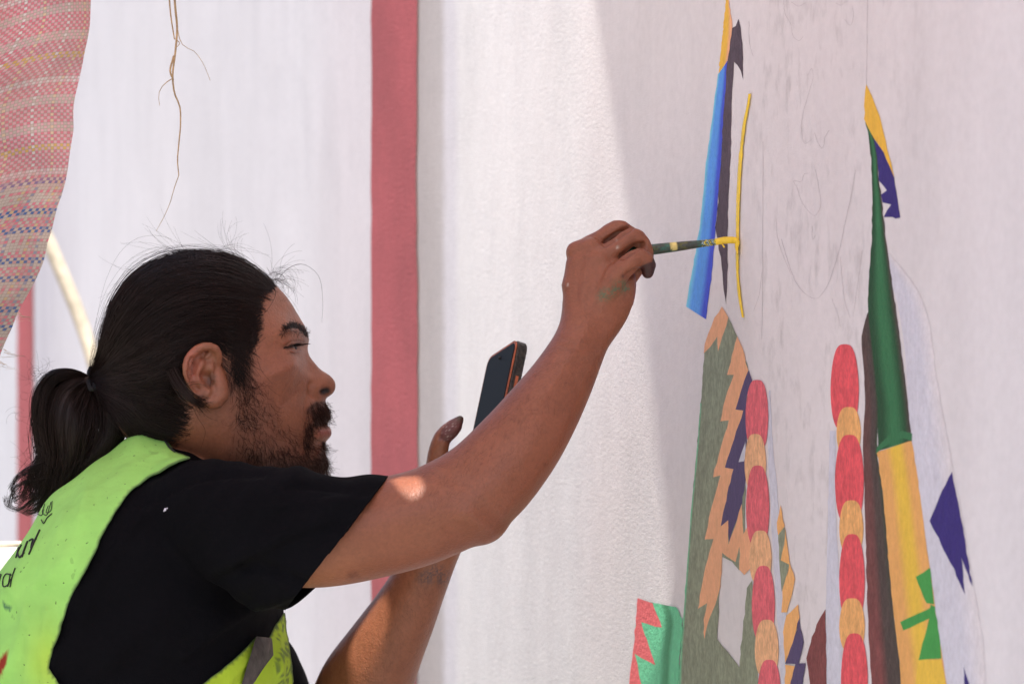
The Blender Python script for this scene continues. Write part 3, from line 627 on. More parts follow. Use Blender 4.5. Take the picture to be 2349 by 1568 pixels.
# --- pigment: skin, lips, stubble shadow, scalp, paint stains; shade painted into nostril, mouth line and ear hollow
p = proj(BV); N = normals(BV, BF); EAR = 1; SK = np.array((0.270, 0.108, 0.061)); C = np.tile(SK, (len(BV), 1))
def blob(pts, sig, yl=(-9, 9), face_cam=True):
    P = resample(np.array(pts, float), len(pts)*8) if len(pts) > 1 else np.array(pts, float); d2 = np.full(len(p), 1e9)
    for q in P: d2 = np.minimum(d2, ((p-q)**2).sum(1))
    return np.exp(-d2/(2*sig*sig))*((BV[:, 1] > yl[0]) & (BV[:, 1] < yl[1]))
isarm = (BV[:, 1] < -.09) & (p[:, 0] > 640)
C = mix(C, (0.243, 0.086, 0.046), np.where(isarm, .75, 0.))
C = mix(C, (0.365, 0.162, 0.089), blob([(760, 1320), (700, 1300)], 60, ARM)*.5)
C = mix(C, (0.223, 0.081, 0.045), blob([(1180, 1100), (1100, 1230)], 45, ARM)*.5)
C = mix(C, (0.338, 0.128, 0.093), blob([(600, 860), (640, 850)], 45, HD)*.35)
headm = (BV[:, 2] > at(0, 1120)[2]) & (BV[:, 1] > -.105) & (BV[:, 1] < .11) & (p[:, 0] < 800)
hl = [(660, 640), (632, 656), (606, 668), (588, 700), (584, 745), (572, 790), (560, 835), (548, 860), (540, 838), (520, 818), (497, 803), (485, 782), (440, 785), (414, 815), (408, 850), (420, 890), (437, 925), (430, 965), (405, 1010), (330, 1060), (180, 900), (180, 500), (640, 480)]
hd = polysd(p, hl); earcol = ear_ & (BV[:, 1] < -.078)
nmot = .5+.5*np.sin(p[:, 0]*.9+3*np.sin(p[:, 1]*.13))*np.sin(p[:, 1]*.31+2*np.sin(p[:, 0]*.11))
C = mix(C, (.016, .009, .008), sstep(-hd+6*(nmot-.5), -6, 34)*headm*(~earcol))
bd = [(552, 850), (580, 850), (596, 880), (622, 905), (642, 960), (668, 985), (690, 960), (704, 935), (722, 918), (742, 916), (775, 925), (775, 972), (722, 974), (716, 1000), (735, 1022), (775, 1030), (790, 1120), (560, 1130), (520, 1060), (527, 960), (534, 900)]
bdm = sstep(-polysd(p, bd), -16, 12)*headm
C = mix(C, (.085, .035, .026), bdm*(.20+.32*sstep(p[:, 1]+.25*(p[:, 0]-600), 940, 1080)))
C = mix(C, (.05, .022, .018), sstep(-polysd(p, [(700, 938), (722, 920), (745, 918), (775, 925), (775, 970), (725, 972)]), -4, 6)*headm*.8)
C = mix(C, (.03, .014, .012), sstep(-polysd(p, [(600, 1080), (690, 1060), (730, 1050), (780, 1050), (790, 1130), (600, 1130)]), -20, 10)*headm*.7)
C = mix(C, (0.270, 0.081, 0.068), blob([(738, 992), (755, 990)], 7, HD)*headm*.9)
C = mix(C, (.012, .008, .008), blob([(722, 974), (746, 973)], 2.6, HD)*headm)  # shade of the mouth crease painted into the skin colour
C = mix(C, (.008, .004, .004), np.clip(1.6*blob([(741, 898), (750, 895)], 4.6, HD), 0, 1)*headm)  # nostril darkness painted in as colour
C = mix(C, (.06, .022, .014), blob([(478, 878), (484, 866)], 7, HD)*.8)  # ear hollow darkened in colour to stand for its shade
C = mix(C, (0.365, 0.115, 0.087), (blob([(440, 815), (445, 860)], 14, HD)*.6)*earcol)
C = mix(C, (.12, .05, .034), .6*blob([(650, 764), (664, 755), (680, 756), (692, 762), (702, 776)], 4.5, HD)*.85*headm)
C = mix(C, (.012, .008, .008), blob([(658, 798), (668, 793), (680, 790), (690, 789)], 2.6, HD)*.95)
C = mix(C, (0.176, 0.061, 0.037), blob([(658, 786), (680, 781)], 6, HD)*.4)
# paint on the hands and arms
spk = (np.sin(p[:, 0]*.55+np.sin(p[:, 1]*.37)*2)*np.sin(p[:, 1]*.43+np.sin(p[:, 0]*.29)*2))
C = mix(C, (.045, .15, .095), np.clip(blob([(1384, 678), (1405, 668), (1425, 655)], 10, ARM)+blob([(1437, 662)], 6, ARM), 0, 1)*sstep(spk, -.25, .25)*.8)
C = mix(C, (.030, .006, .009), sstep(-polysd(p, [(1464, 614), (1476, 606), (1494, 600), (1500, 580), (1512, 580), (1512, 650), (1460, 650)]), -2, 3)*(BV[:, 1] < -.1)*.93)
C = mix(C, (.02, .008, .01), (np.abs(spk) < .25)*(blob([(1485, 625)], 14, ARM))*.8)
C = mix(C, (.06, .012, .012), blob([(1428, 633)], 3, ARM)*.9)
C = mix(C, (.7, .68, .65), (blob([(1413, 551)], 1.5, ARM)+blob([(1416, 567)], 1.8, ARM)+blob([(1302, 653)], 1.5, ARM)).clip(0, 1))
C = mix(C, (.10, .035, .05), sstep(-polysd(p, [(1012, 985), (1050, 945), (1075, 945), (1068, 990), (1040, 1018), (1006, 1008)]), -4, 4)*(BV[:, 1] > -.02)*.75)
C = mix(C, (.62, .60, .58), blob([(1020, 985), (1035, 975), (1025, 1000)], 7, (-.02, .1))*(spk > .55)*.5)
C = mix(C, (.03, .04, .02), blob([(1055, 957)], 7, (-.02, .1))*.8)
C = mix(C, (.05, .055, .075), blob([(975, 1325), (1000, 1310), (1015, 1325)], 13, (0, .2))*sstep(spk, -.3, .2)*.8)
C = mix(C, (.12, .035, .02), blob([(805, 1318), (815, 1316)], 7, ARM)*.6+blob([(1160, 1000)], 3, ARM)*.5+blob([(1250, 1065)], 3, ARM)*.7)
C = C*(1+.05*(nmot-.5))[:, None]*np.array((1.05, .98, .90))
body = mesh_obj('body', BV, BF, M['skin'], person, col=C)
bvh = BVHTree.FromPolygons(BV.tolist(), BF.tolist())

# ---- eyes
def onbody(px, py, lift):
    o = Vector((0, CAMY, CAMZ)); d = (Vector(at(px, py, 0))-o).normalized(); h = bvh.ray_cast(o, d); return np.array(h[0])-np.array(d)*lift
def lid(name, pts, r, lift, m, col=None):
    P = np.array([(*onbody(x, y, l), rr) for (x, y, l, rr) in pts]); V, F = tube(P, 8, k=26)
    return mesh_obj(name, V, F, m, person, col=None if col is None else np.tile(np.array(col), (len(V), 1)))
lid('upper_eyelid', [(652, 797, -.0010, .0010), (662, 789, .0002, .0016), (674, 785, .0004, .0018), (685, 784, .0002, .0016), (696, 788, -.001, .001)], 0, 0, M['skin'], (.20, .078, .046))
lid('lower_eyelid', [(656, 801, -.0010, .0008), (668, 806, .0002, .0011), (680, 806, .0004, .0011), (690, 803, -.0006, .0009)], 0, 0, M['skin'], (.25, .10, .062))
M['lash'] = mat('lash line', (.010, .006, .006), .7, spec=.1)
lid('lash_line', [(650, 799, .0002, .0004), (660, 793, .0016, .0009), (673, 789, .0022, .0010), (685, 788, .0020, .0010), (695, 791, .0004, .0006)], 0, 0, M['lash'])
M['eye'] = mat('eye', rough=.4, attr=True, spec=.1)
for s in (1, -1):
    if s == 1:
        o = Vector((0, CAMY, CAMZ)); d = (Vector(at(675, 795, 0))-o).normalized(); h_ = bvh.ray_cast(o, d); nrm = np.array(h_[1]); nrm = nrm if nrm@np.array(d) < 0 else -nrm
        c = np.array(h_[0])-nrm*(.0102-.0014); gz = nrm*.75+np.array((.62, .1, .18))
    else: x, z = head_xz(676, 796, .036); c = head_world(x-.0075, z, -.0305); gz = np.array((.93, .30, .18))
    V, F = ball((0, 0, 0), .0102, 24); gz /= np.linalg.norm(gz); dd = (V/.0102)@gz
    col = np.where(dd[:, None] > .88, (.010, .006, .005), (.24, .20, .19)); mesh_obj('eye', V+c, F, M['eye'], person, col=col)

# ------------------------------------------------------------------ t-shirt
SH = [(py, xl-2, xr+2, hw) for py, xl, xr, hw in TR]
sp = [sect(SH),
      tube([P_(400, 1165, -.085, 100, .06), P_(470, 1175, -.13, 122, .06), P_(540, 1197, -.165, 146, .058), P_(655, 1237, -.19, 166, .062), P_(760, 1243, -.196, 155, .063), P_(930, 1248, -.2, 161, .064)], 48),
      tube([P_(400, 1165, .085, 100, .06), P_(470, 1190, .13, 125, .06), P_(515, 1390, .185, 112, .060), P_(612, 1590, .205, 98, .060), P_(740, 1790, .21, 100, .060)], 48)]
SV, SF = remesh(sp, .0034)
SV = smooth(SV, SF, 14)
def f_shirt(V):
    P1 = at(890, 1092, -.2); P2 = at(690, 1352, -.2); d = P2-P1; n = np.array((-d[2], 0, d[0])); n /= np.linalg.norm(n)
    if n[0] < 0: n = -n
    f = -((V-P1)@n)+.30*np.maximum(0, V[:, 1]+.185); q = proj(V)
    f = np.where((V[:, 1] < -.03) & (q[:, 0] > 560) & (q[:, 1] < 1460), f, 1.)
    e1 = at(612, 1590, .205); e0 = at(515, 1390, .185); ax = (e1-e0)/np.linalg.norm(e1-e0)
    g = -((V-e1)@ax)+.03; g = np.where((V[:, 1] > .11) & (q[:, 0] > 560), g, 1.)
    return np.minimum(f, g)
# folds in the cloth, fanning from the shoulder and the armpit
def folds(V, F):
    N = normals(V, F); p = proj(V); a = np.arctan2(p[:, 1]-1050, p[:, 0]+300); rr = np.hypot(p[:, 0]+300, p[:, 1]-1050)
    u = (p[:, 0]*.80-(p[:, 1]-1200)*.60); v = (p[:, 0]*.60+(p[:, 1]-1200)*.80)
    w1 = np.sin(v/19+1.6*np.sin(u/130)+1.2*np.sin(v/70)); w2 = np.sin(v/9.5+2.3*np.sin(u/90+1)+u/60)
    near = sstep(p[:, 0], 300, 620)*(V[:, 1] < 0)
    amp = .0030*w1*(.35+.65*np.sin(u/150+1)**2)+.0008*w2
    amp = amp*(.4+.6*near)
    low = np.sin(p[:, 1]/30+p[:, 0]/90)*.0022*sstep(p[:, 1], 1250, 1500)
    return V+N*(amp+low)[:, None]
SV = folds(SV, SF)
FA = 2.4
for pts, sg, am in [([(330, 1160), (450, 1100), (600, 1085)], 9, -.0016), ([(350, 1150), (250, 1290), (190, 1420)], 11, .0015), ([(700, 1340), (600, 1300), (500, 1330)], 13, -.0022), ([(690, 1350), (560, 1400), (420, 1500)], 14, .0025), ([(800, 1125), (720, 1115), (650, 1115)], 9, -.0016), ([(860, 1150), (760, 1150), (640, 1160)], 10, .0012), ([(800, 1200), (700, 1230), (560, 1300)], 10, -.0012), ([(430, 1072), (355, 1110), (300, 1180), (262, 1260)], 5, .0006), ([(870, 1105), (840, 1150), (780, 1235), (730, 1300)], 4, .0003)]:
    SV = stroke(SV, SF, pts, sg*.75, am*FA)
V1, F1 = clip(SV, SF, f_shirt(SV))
shirt = mesh_obj('tshirt', V1, F1.tolist(), M['shirt'], person)
md = shirt.modifiers.new('thickness', 'SOLIDIFY'); md.thickness = .0018; md.offset = -1
# hem stitching line of the sleeve
# ------------------------------------------------------------------ hi-vis vest
EXC = [(372, 960), (376, 999), (386, 1014), (404, 1036), (437, 1048), (400, 1062), (350, 1088), (300, 1125), (262, 1176), (240, 1215), (212, 1275), (185, 1325), (166, 1360), (150, 1405), (138, 1445), (121, 1485), (112, 1530), (135, 1568), (200, 1640), (380, 1640), (466, 1568), (526, 1520), (564, 1486), (590, 1459), (616, 1467), (635, 1429), (654, 1403), (666, 1500), (674, 1568), (690, 1800), (1300, 1800), (1300, 940)]
E2 = [EXC[0]]
for a, b in zip(EXC[:-1], EXC[1:]):
    a, b = np.array(a, float), np.array(b, float); n = max(1, int(np.linalg.norm(b-a)/12))
    for i in range(1, n+1): E2.append(tuple(a+(b-a)*i/n+(rng.normal(0, .9, 2) if i < n else 0)))
def f_vest(V):
    q = proj(V); q2 = q.copy(); f = polysd(q, E2)*PX
    f = np.minimum(f, np.where(q[:, 1] < 996, -.01, 1))
    far = at(560, 1300, .16)
    f = np.where((V[:, 1] > .12) & (q[:, 0] > 430), np.minimum(f, -.01), f)
    return f
def shell(V, F, off):
    return V+normals(V, F)*off
VV = shell(SV, SF, .0042); pv = proj(VV); VN = normals(SV, SF)
VV = VV+VN*(.0018*np.sin(pv[:, 1]/26+pv[:, 0]/60+1.5*np.sin(pv[:, 0]/45))*sstep(pv[:, 1], 1100, 1450)*1.8+.0010*np.sin(pv[:, 0]/13+pv[:, 1]/37))[:, None]
for pts, sg, am in [([(20, 1340), (70, 1440), (60, 1568)], 9, -.0035), ([(110, 1400), (95, 1500), (110, 1580)], 8, -.004), ([(150, 1180), (110, 1290), (60, 1380)], 12, -.0028), ([(200, 1130), (170, 1230), (110, 1330)], 10, .0025), ([(380, 1040), (300, 1075), (230, 1120)], 8, -.0022), ([(60, 1400), (30, 1500), (0, 1560)], 8, .003), ([(520, 1568), (560, 1520), (600, 1490)], 6, -.003), ([(645, 1430), (640, 1500), (648, 1568)], 5, -.004)]:
    VV = stroke(VV, SF, pts, sg, abs(am))
pv = proj(VV); VV, VF = clip(VV, SF, f_vest(VV))
pv = proj(VV); VC = np.tile(np.array((0.343, 0.724, 0.165)), (len(VV), 1))
front = (pv[:, 0] > 420) & (pv[:, 1] > 1380)
VC = mix(VC, (0.419, 0.610, 0.038), front*1.)
VC = mix(VC, (0.457, 0.686, 0.076), np.exp(-((pv[:, 0]-110)**2/2500+(pv[:, 1]-1520)**2/7000))*.8)
VC = mix(VC, (.28, .03, .015), sstep(-polysd(pv, [(18, 1490), (0, 1510), (-30, 1560), (-10, 1566), (5, 1540), (14, 1520)]), -3, 2))
VC = mix(VC, (.02, .10, .08), sstep(-polysd(pv, [(8, 1380), (20, 1390), (28, 1396), (22, 1400), (10, 1394)]), -3, 1)*.8)
m_ = (np.sin(pv[:, 0]*.31+2*np.sin(pv[:, 1]*.17))*np.sin(pv[:, 1]*.27+2*np.sin(pv[:, 0]*.13)))
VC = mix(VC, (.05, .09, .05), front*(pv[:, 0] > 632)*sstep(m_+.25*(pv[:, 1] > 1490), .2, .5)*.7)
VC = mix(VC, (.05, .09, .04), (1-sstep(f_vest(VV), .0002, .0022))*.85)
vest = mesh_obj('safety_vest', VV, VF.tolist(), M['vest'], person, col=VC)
md = vest.modifiers.new('thickness', 'SOLIDIFY'); md.thickness = .0012; md.offset = -1
# reflective tape on the vest front
pg = proj(shell(SV, SF, .0062)); GV = shell(SV, SF, .0062)
TP = [(588, 1458), (624, 1462), (628, 1512), (616, 1538), (606, 1568), (600, 1640), (540, 1640), (554, 1568), (573, 1505)]
fg = -polysd(pg, TP)*PX; fg = np.where((GV[:, 1] < 0) & (VN[:, 1] < .1), fg, -.01)
GV, GF = clip(GV, SF, fg); mesh_obj('reflective_tape', GV, GF.tolist(), M['grey'], vest)
# collar label, its stitching and the armhole seam, and the print on the back: laid on the vest by ray
vb = BVHTree.FromPolygons(VV.tolist(), VF.tolist())
def hit(bv, px, py, lift=.0008):
    o = Vector((0, CAMY, CAMZ)); d = (Vector(at(px, py, 0))-o).normalized(); h = bv.ray_cast(o, d)
    return None if h[0] is None else np.array(h[0])+(np.array(h[1])*(1 if h[1].dot(d) < 0 else -1))*lift
def onvest(name, lines, r, m, parent):
    ps = []
    for L in lines:
        P = [hit(vb, x, y) for x, y in resample(np.array(L[0], float), max(4, len(L[0])*4))]; P = [q for q in P if q is not None]
        if len(P) > 1:
            rr = L[1] if len(L) > 1 else r; P = np.array(P); ps.append(tube(np.c_[P, np.full(len(P), rr), np.full(len(P), rr)], 6, k=len(P)))
    if ps: return mesh_obj(name, *join(ps), m, parent)
ARMH = [(437, 1052), (402, 1066), (352, 1092), (302, 1129), (264, 1180), (242, 1219), (214, 1279), (187, 1329), (166, 1366), (148, 1412), (134, 1455), (117, 1492), (108, 1532), (131, 1572)]
onvest('collar_stitching', [([(372, 1000), (380, 1014), (391, 1030), (399, 1036)],)], .0011, M['black'], vest)
sq = .00042
txt = [  # fragments of three printed lines, cut off by the armhole fold and the frame
    ([(86, 1166), (90, 1180), (97, 1182), (101, 1168)], sq), ([(104, 1156), (100, 1178), (107, 1182), (114, 1166), (118, 1152)], sq), ([(96, 1192), (101, 1200), (109, 1188), (120, 1178)], sq*1.3), ([(112, 1160), (108, 1176), (115, 1174), (121, 1150)], sq),
    ([(92, 1216), (80, 1242), (68, 1270)], sq*2.2), ([(84, 1236), (76, 1242), (72, 1256)], sq*1.8), ([(64, 1242), (58, 1258), (52, 1276)], sq*2.4), ([(68, 1240), (76, 1236), (74, 1246)], sq*1.8), ([(50, 1250), (42, 1270), (46, 1278), (56, 1268)], sq*2.2), ([(44, 1256), (38, 1278)], sq*2.0),
    ([(36, 1303), (28, 1326), (24, 1345)], sq*1.5), ([(26, 1318), (16, 1316), (8, 1330), (10, 1344), (18, 1342), (24, 1328)], sq*1.5), ([(25, 1316), (19, 1344)], sq*1.5), ([(4, 1318), (0, 1330), (-4, 1344)], sq*1.5), ([(4, 1318), (-4, 1316), (-10, 1324), (-16, 1344)], sq*1.5)]
onvest('printed_lettering', txt, sq, M['black'], vest)

# ------------------------------------------------------------------ trousers and shoes (below the frame)
tp = [sect([(2150, -150, 640, .18), (2300, -150, 640, .18), (2500, -120, 560, .18), (2620, -60, 500, .17)])]
cx = at(250, 2500)[0]
for s in (-1, 1):
    yy = s*.10; tp.append(tube([(cx, yy, at(0, 2500)[2], .10, .10), (cx+.06, yy*1.3, .36, .078, .078), (cx-.02, yy*1.4, .10, .06, .065)]))
TV, TF = remesh(tp, .008); TV = smooth(TV, TF, 6); mesh_obj('trousers', TV, TF.tolist(), M['trousers'], person)
for s in (-1, 1):
    V, F = remesh([tube([(cx-.06, s*.14, .05, .05, .042), (cx+.04, s*.14, .05, .05, .045), (cx+.15, s*.145, .035, .035, .042)], ref=(0, 1, 0)), tube([(cx-.02, s*.14, .06, .05, .05), (cx-.02, s*.14, .13, .05, .05)])], .006)
    V[:, 2] = np.maximum(V[:, 2], .002); mesh_obj('shoe', smooth(V, F, 3), F.tolist(), M['black'], person)
# ------------------------------------------------------------------ hair
def to_head(L, off=0):
    out = []
    for x, y in L:
        h = 0.
        for _ in range(4):
            q = head_xz(x, y, h); h = .6*float(h_head(q[0:1], q[1:2])[0])+.4*h
        out.append(head_xz(x, y, h))
    return np.array(out)
G = [[(632, 657), (600, 627), (550, 598), (494, 585), (430, 590), (365, 610), (308, 648), (271, 699), (250, 762), (238, 812), (222, 850)],
     [(604, 666), (560, 650), (500, 633), (430, 632), (370, 654), (320, 694), (285, 744), (262, 792), (243, 832), (222, 858)],
     [(584, 705), (530, 690), (470, 692), (400, 718), (345, 758), (300, 797), (268, 827), (243, 848), (220, 862)],
     [(572, 770), (530, 768), (470, 762), (410, 780), (350, 810), (300, 835), (262, 852), (220, 865)],
     [(552, 838), (515, 806), (470, 782), (420, 795), (380, 832), (330, 858), (280, 868), (220, 870)],
     [(437, 925), (415, 900), (390, 885), (350, 885), (300, 885), (262, 882), (220, 874)],
     [(418, 985), (375, 975), (340, 955), (310, 930), (280, 910), (252, 895), (220, 880)],
     [(345, 1030), (315, 1005), (292, 975), (272, 945), (252, 920), (238, 900), (220, 885)]]
KS = 22
G = [[tuple(np.array(g[0])-(np.array(g[1])-np.array(g[0]))*(26/np.linalg.norm(np.array(g[1])-np.array(g[0]))))]+g if i in (1, 2, 3, 4, 6, 7) else [g[0]]+g[1:] for i, g in enumerate(G)]
GH = np.array([resample(to_head(g), KS) for g in G])
def surf(x, z, off, s):
    h = h_head(x, z); e = .001; gx = (g_head(x+e, z)-g_head(x-e, z))/(2*e); gz = (g_head(x, z+e)-g_head(x, z-e))/(2*e)
    n = np.stack((-gx, -gz, 2*h), -1); n /= np.maximum(np.linalg.norm(n, axis=-1), 1e-6)[..., None]
    return head_world(x+n[..., 0]*off, z+n[..., 1]*off, (h+n[..., 2]*off)*s)
def hair_layer(n, off0, off1, jit, s0max):
    v = rng.random(n)*(len(G)-1.001); v[:n//7] = rng.random(n//7)*1.2
    i = v.astype(int); f = (v-i)[:, None, None]
    P = GH[i]*(1-f)+GH[i+1]*f
    s0 = np.where(rng.random(n) < .72, rng.random(n)**.55*.42, rng.random(n)*s0max); t = s0[:, None]+(1-s0)[:, None]*np.linspace(0, 1, KS)[None]
    k = t*(KS-1); a = np.clip(k.astype(int), 0, KS-2); fr = (k-a)[..., None]; r = np.arange(n)[:, None]
    P = P[r, a]*(1-fr)+P[r, a+1]*fr
    ph = rng.random((n, 1))*6.28; wv = np.linspace(0, 1, KS)[None]
    jx = rng.normal(0, jit, (n, 1)); P[..., 1] += jx*np.sin(wv*math.pi)+.0007*np.sin(wv*9+ph)+.0011*np.sin(wv*6+v[:, None]*9); P[..., 0] += rng.normal(0, .0015, (n, 1))*(1-wv)
    off = off0+(off1-off0)*rng.random((n, 1)); off = (off+.0010*np.sin(v[:, None]*47+4*np.sin(v[:, None]*13)))*np.minimum(1, .15+wv*4)
    side = np.where(rng.random((n, 1)) < .64, 1, -1)
    W = surf(P[..., 0], P[..., 1], off, side)
    tie = at(212, 868, 0); pull = sstep(wv, .82, 1.0)[..., None]; W = W*(1-pull)+(tie+(W-tie)*.35)*pull
    return W
hs = [strands(hair_layer(6200, .0012, .0045, .0035, .6), .00022, .00045)]
hair1 = fastmesh('hair', *hs[0], M['hair'], person)
tag(hair1, kind='stuff')
# fine strays over the crown and the brow
W = hair_layer(210, .005, .013, .012, .4); st = [strands(W, .00011, .00008)]
def curl(p0, d, n, length, curv, r=.0001, k=14, y=0, spread=.5):
    out = []
    for _ in range(n):
        q = at(p0[0]+rng.normal(0, 6), p0[1]+rng.normal(0, 5), y+rng.normal(0, .012)); a = math.atan2(d[1], d[0])+rng.normal(0, spread); L = length*(.4+.8*rng.random()); c = rng.normal(curv, abs(curv)*.6+.4); P = []
        b = rng.normal(0, .3)
        for i in range(k): P.append(q.copy()); q = q+np.array((math.cos(a), b, math.sin(a)))*L/k; a += c/k
        out.append(P)
    return strands(np.array(out), r, r*.6)
st += [curl((632, 645), (1, .8), 34, .034, -1.6, .00012, spread=.7), curl((620, 630), (1, .5), 16, .05, -2.5, .00011), curl((560, 600), (-1, .35), 22, .06, -1, .0001, spread=.4), curl((430, 586), (-1, .2), 26, .06, .3, .0001, spread=.35), curl((330, 630), (-1, -.4), 18, .05, .6, .0001), curl((500, 580), (1, .3), 14, .05, -.8, .0001, spread=.4)]
P = [resample(np.array([at(632, 650, -.02), at(650, 625, -.02), at(690, 605, -.02), at(725, 625, -.02), at(740, 690, -.02), at(738, 740, -.02)]), 20), resample(np.array([at(610, 640, -.045), at(632, 670, -.05), at(620, 700, -.06), at(590, 740, -.07), at(578, 790, -.074)]), 20),
     resample(np.array([at(560, 800, -.08), at(575, 850, -.08), at(585, 890, -.078), at(578, 925, -.075)]), 20), resample(np.array([at(575, 740, -.077), at(585, 800, -.08), at(600, 850, -.077), at(625, 880, -.07)]), 20),
     resample(np.array([at(440, 930, -.085), at(455, 960, -.085), at(470, 985, -.08), at(460, 1030, -.08)]), 20), resample(np.array([at(430, 885, -.098), at(450, 880, -.102), at(470, 884, -.10), at(480, 895, -.095)]), 20), resample(np.array([at(428, 880, -.098), at(450, 874, -.103), at(468, 876, -.10)]), 20),
     resample(np.array([at(455, 935, -.08), at(480, 958, -.078), at(500, 965, -.075)]), 20)]
st.append(strands(np.array(P), .00022, .0001))
P = []
for _ in range(130):
    a = np.array([(395, 850), (414, 885), (432, 908), (452, 922), (466, 930)], float)+rng.normal(0, 5, 2); a[-1] += rng.normal(0, 8, 2); P.append(resample(np.array([at(x, y, -.088-.010*math.sin(k/4*math.pi)) for k, (x, y) in enumerate(a)]), 14))
st.append(strands(np.array(P), .0003, .00012))
# loose sideburn hair in front of the ear
P = []
for _ in range(420):
    t = rng.random(); x = 560-22*rng.random()-12*t; y = 775+90*t+rng.normal(0, 8); x += rng.normal(0, 9)
    h = .0; q = head_xz(x, y, .07); ang = math.radians(-70+rng.normal(0, 22)); L = .010+.014*rng.random(); k = np.linspace(0, 1, 6)
    P.append(surf(q[0]+k*L*math.cos(ang), q[1]+k*L*math.sin(ang), .0005+k*.0025, 1))
st.append(strands(np.array(P), .00016, .00008))
# hairs along the forehead hairline, combed back
P = []
for _ in range(1500):
    t = rng.random(); a = resample(np.array([(634, 652), (608, 668), (590, 700), (585, 745), (574, 790)], float), 50)[int(t*49)]; x, y = a+rng.normal(0, 7, 2)
    q = head_xz(x, y, .05); ang = math.radians(150+60*t+rng.normal(0, 12)); L = .014+.01*rng.random(); k = np.linspace(0, 1, 6)
    P.append(surf(q[0]+k*L*math.cos(ang), q[1]+k*L*math.sin(ang), .0003+k*.002, 1))
st.append(strands(np.array(P), .00016, .00010))
tag(fastmesh('loose_hair', *(lambda q: (np.vstack([a[0] for a in q]), np.vstack([a[1]+o for a, o in zip(q, np.cumsum([0]+[len(a[0]) for a in q[:-1]]))])))(st), M['hair'], person), kind='stuff')

# ponytail
T0 = (214, 866)
PG = [[T0, (165, 846), (120, 850), (88, 885), (77, 940), (84, 1000), (92, 1050), (62, 1090), (52, 1130), (20, 1140)],
      [T0, (165, 862), (125, 878), (103, 930), (104, 1000), (112, 1060), (105, 1110), (90, 1150), (60, 1172)],
      [T0, (190, 885), (160, 925), (148, 990), (147, 1050), (138, 1100), (120, 1140), (98, 1176)],
      [T0, (215, 900), (205, 950), (195, 1005), (180, 1050), (160, 1090), (142, 1120), (125, 1160)],
      [T0, (240, 890), (262, 925), (275, 965), (268, 1005), (240, 1042), (200, 1075), (165, 1110), (140, 1135)]]
kp = 26; PGr = np.array([resample(np.array(g, float), kp) for g in PG])
def pony(n, r0, frizz):
    v = rng.random(n)*3.999; i = v.astype(int); f = (v-i)[:, None, None]; P = PGr[i]*(1-f)+PGr[i+1]*f
    t = np.linspace(0, 1, kp)[None]; yy = rng.normal(0, .45, (n, 1)).clip(-1, 1)*.034*np.sin(np.minimum(t*3, 1.57))*(1-.35*t)
    ph = rng.random((n, 1))*6.28; a = rng.random((n, 1))*frizz
    sc = 1-rng.random((n, 1))*.25; idx = t*sc*(kp-1); b = np.clip(idx.astype(int), 0, kp-2); fr = (idx-b)[..., None]; r = np.arange(n)[:, None]; P = P[r, b]*(1-fr)+P[r, b+1]*fr
    P[..., 0] += a*(t**1.5)*14*np.sin(t*14+ph)+rng.normal(0, 8, (n, 1))*t; P[..., 1] += a*(t**1.5)*10*np.cos(t*14+ph)+rng.normal(0, 5, (n, 1))*t
    Y = yy-CAMY; W = np.stack(((P[..., 0]-1174)*K*Y, yy, CAMZ-(P[..., 1]-784)*K*Y), -1); return strands(W, r0, r0*.5)
def cat_(q): return np.vstack([a[0] for a in q]), np.vstack([a[1]+o for a, o in zip(q, np.cumsum([0]+[len(a[0]) for a in q[:-1]]))])
pn = [pony(2300, .00032, .9), pony(420, .00016, 2.0)]
lk = []
for L in [[(100, 1040), (88, 1080), (60, 1085), (38, 1100), (28, 1125), (35, 1150)], [(105, 1080), (100, 1110), (70, 1150), (40, 1168), (15, 1155), (12, 1140)], [(110, 1090), (85, 1100), (45, 1110), (25, 1140), (22, 1160)], [(125, 1100), (118, 1140), (90, 1165), (55, 1172)],
          [(95, 1060), (70, 1070), (40, 1090), (22, 1120)], [(120, 1090), (100, 1130), (95, 1160), (70, 1178), (40, 1165)], [(110, 1060), (112, 1085), (90, 1095), (95, 1075), (110, 1085)], [(130, 1110), (120, 1150), (105, 1178), (80, 1170)]]:
    c = resample(np.array(L, float), 22)
    for _ in range(26):
        t = np.linspace(0, 1, 22); q = c+rng.normal(0, 2.6, 2)*(.5+t[:, None])+np.stack((np.sin(t*6+rng.random()*6), np.cos(t*6+rng.random()*6)), 1)*1.5*t[:, None]; y = rng.normal(0, .010); lk.append(np.stack([at(a, b, y) for a, b in q]))
pn.append(strands(np.array(lk), .00022, .00010))
W = []
for _ in range(70):
    a0 = rng.random()*1.9+.9; q = np.array((140+60*math.cos(a0+1.2), 960-110*math.sin(a0))) if rng.random() < .5 else np.array((75+rng.normal(0, 15), 900+rng.random()*180)); a = rng.random()*6.28; c = rng.normal(0, 2.5); P = []; y = rng.normal(0, .02)
    for i in range(12): P.append(at(q[0], q[1], y)); q = q+np.array((math.cos(a), math.sin(a)))*4.5; a += c/12
    W.append(P)
pn.append(strands(np.array(W), .0001, .00006))
core2 = tube([P_(222, 885, 0, 16), P_(250, 925, 0, 26, .02), P_(262, 975, 0, 30, .02), P_(235, 1030, 0, 32, .02), P_(200, 1065, 0, 24, .015)], 24)
core = tube([P_(205, 872, 0, 14), P_(165, 885, 0, 32), P_(150, 935, 0, 52, .022), P_(165, 1000, 0, 60, .022), P_(160, 1050, 0, 42, .018), P_(140, 1095, 0, 20, .012)], 24)
ponyo = mesh_obj('ponytail', *join([core, core2]), M['hair'], person)
tag(fastmesh('ponytail_strands', *cat_(pn), M['hair'], ponyo), kind='stuff')
M['elastic'] = mat('hair elastic', (.008, .008, .011), .85, noise=[(80, .4)], bump=[(300, .001)])
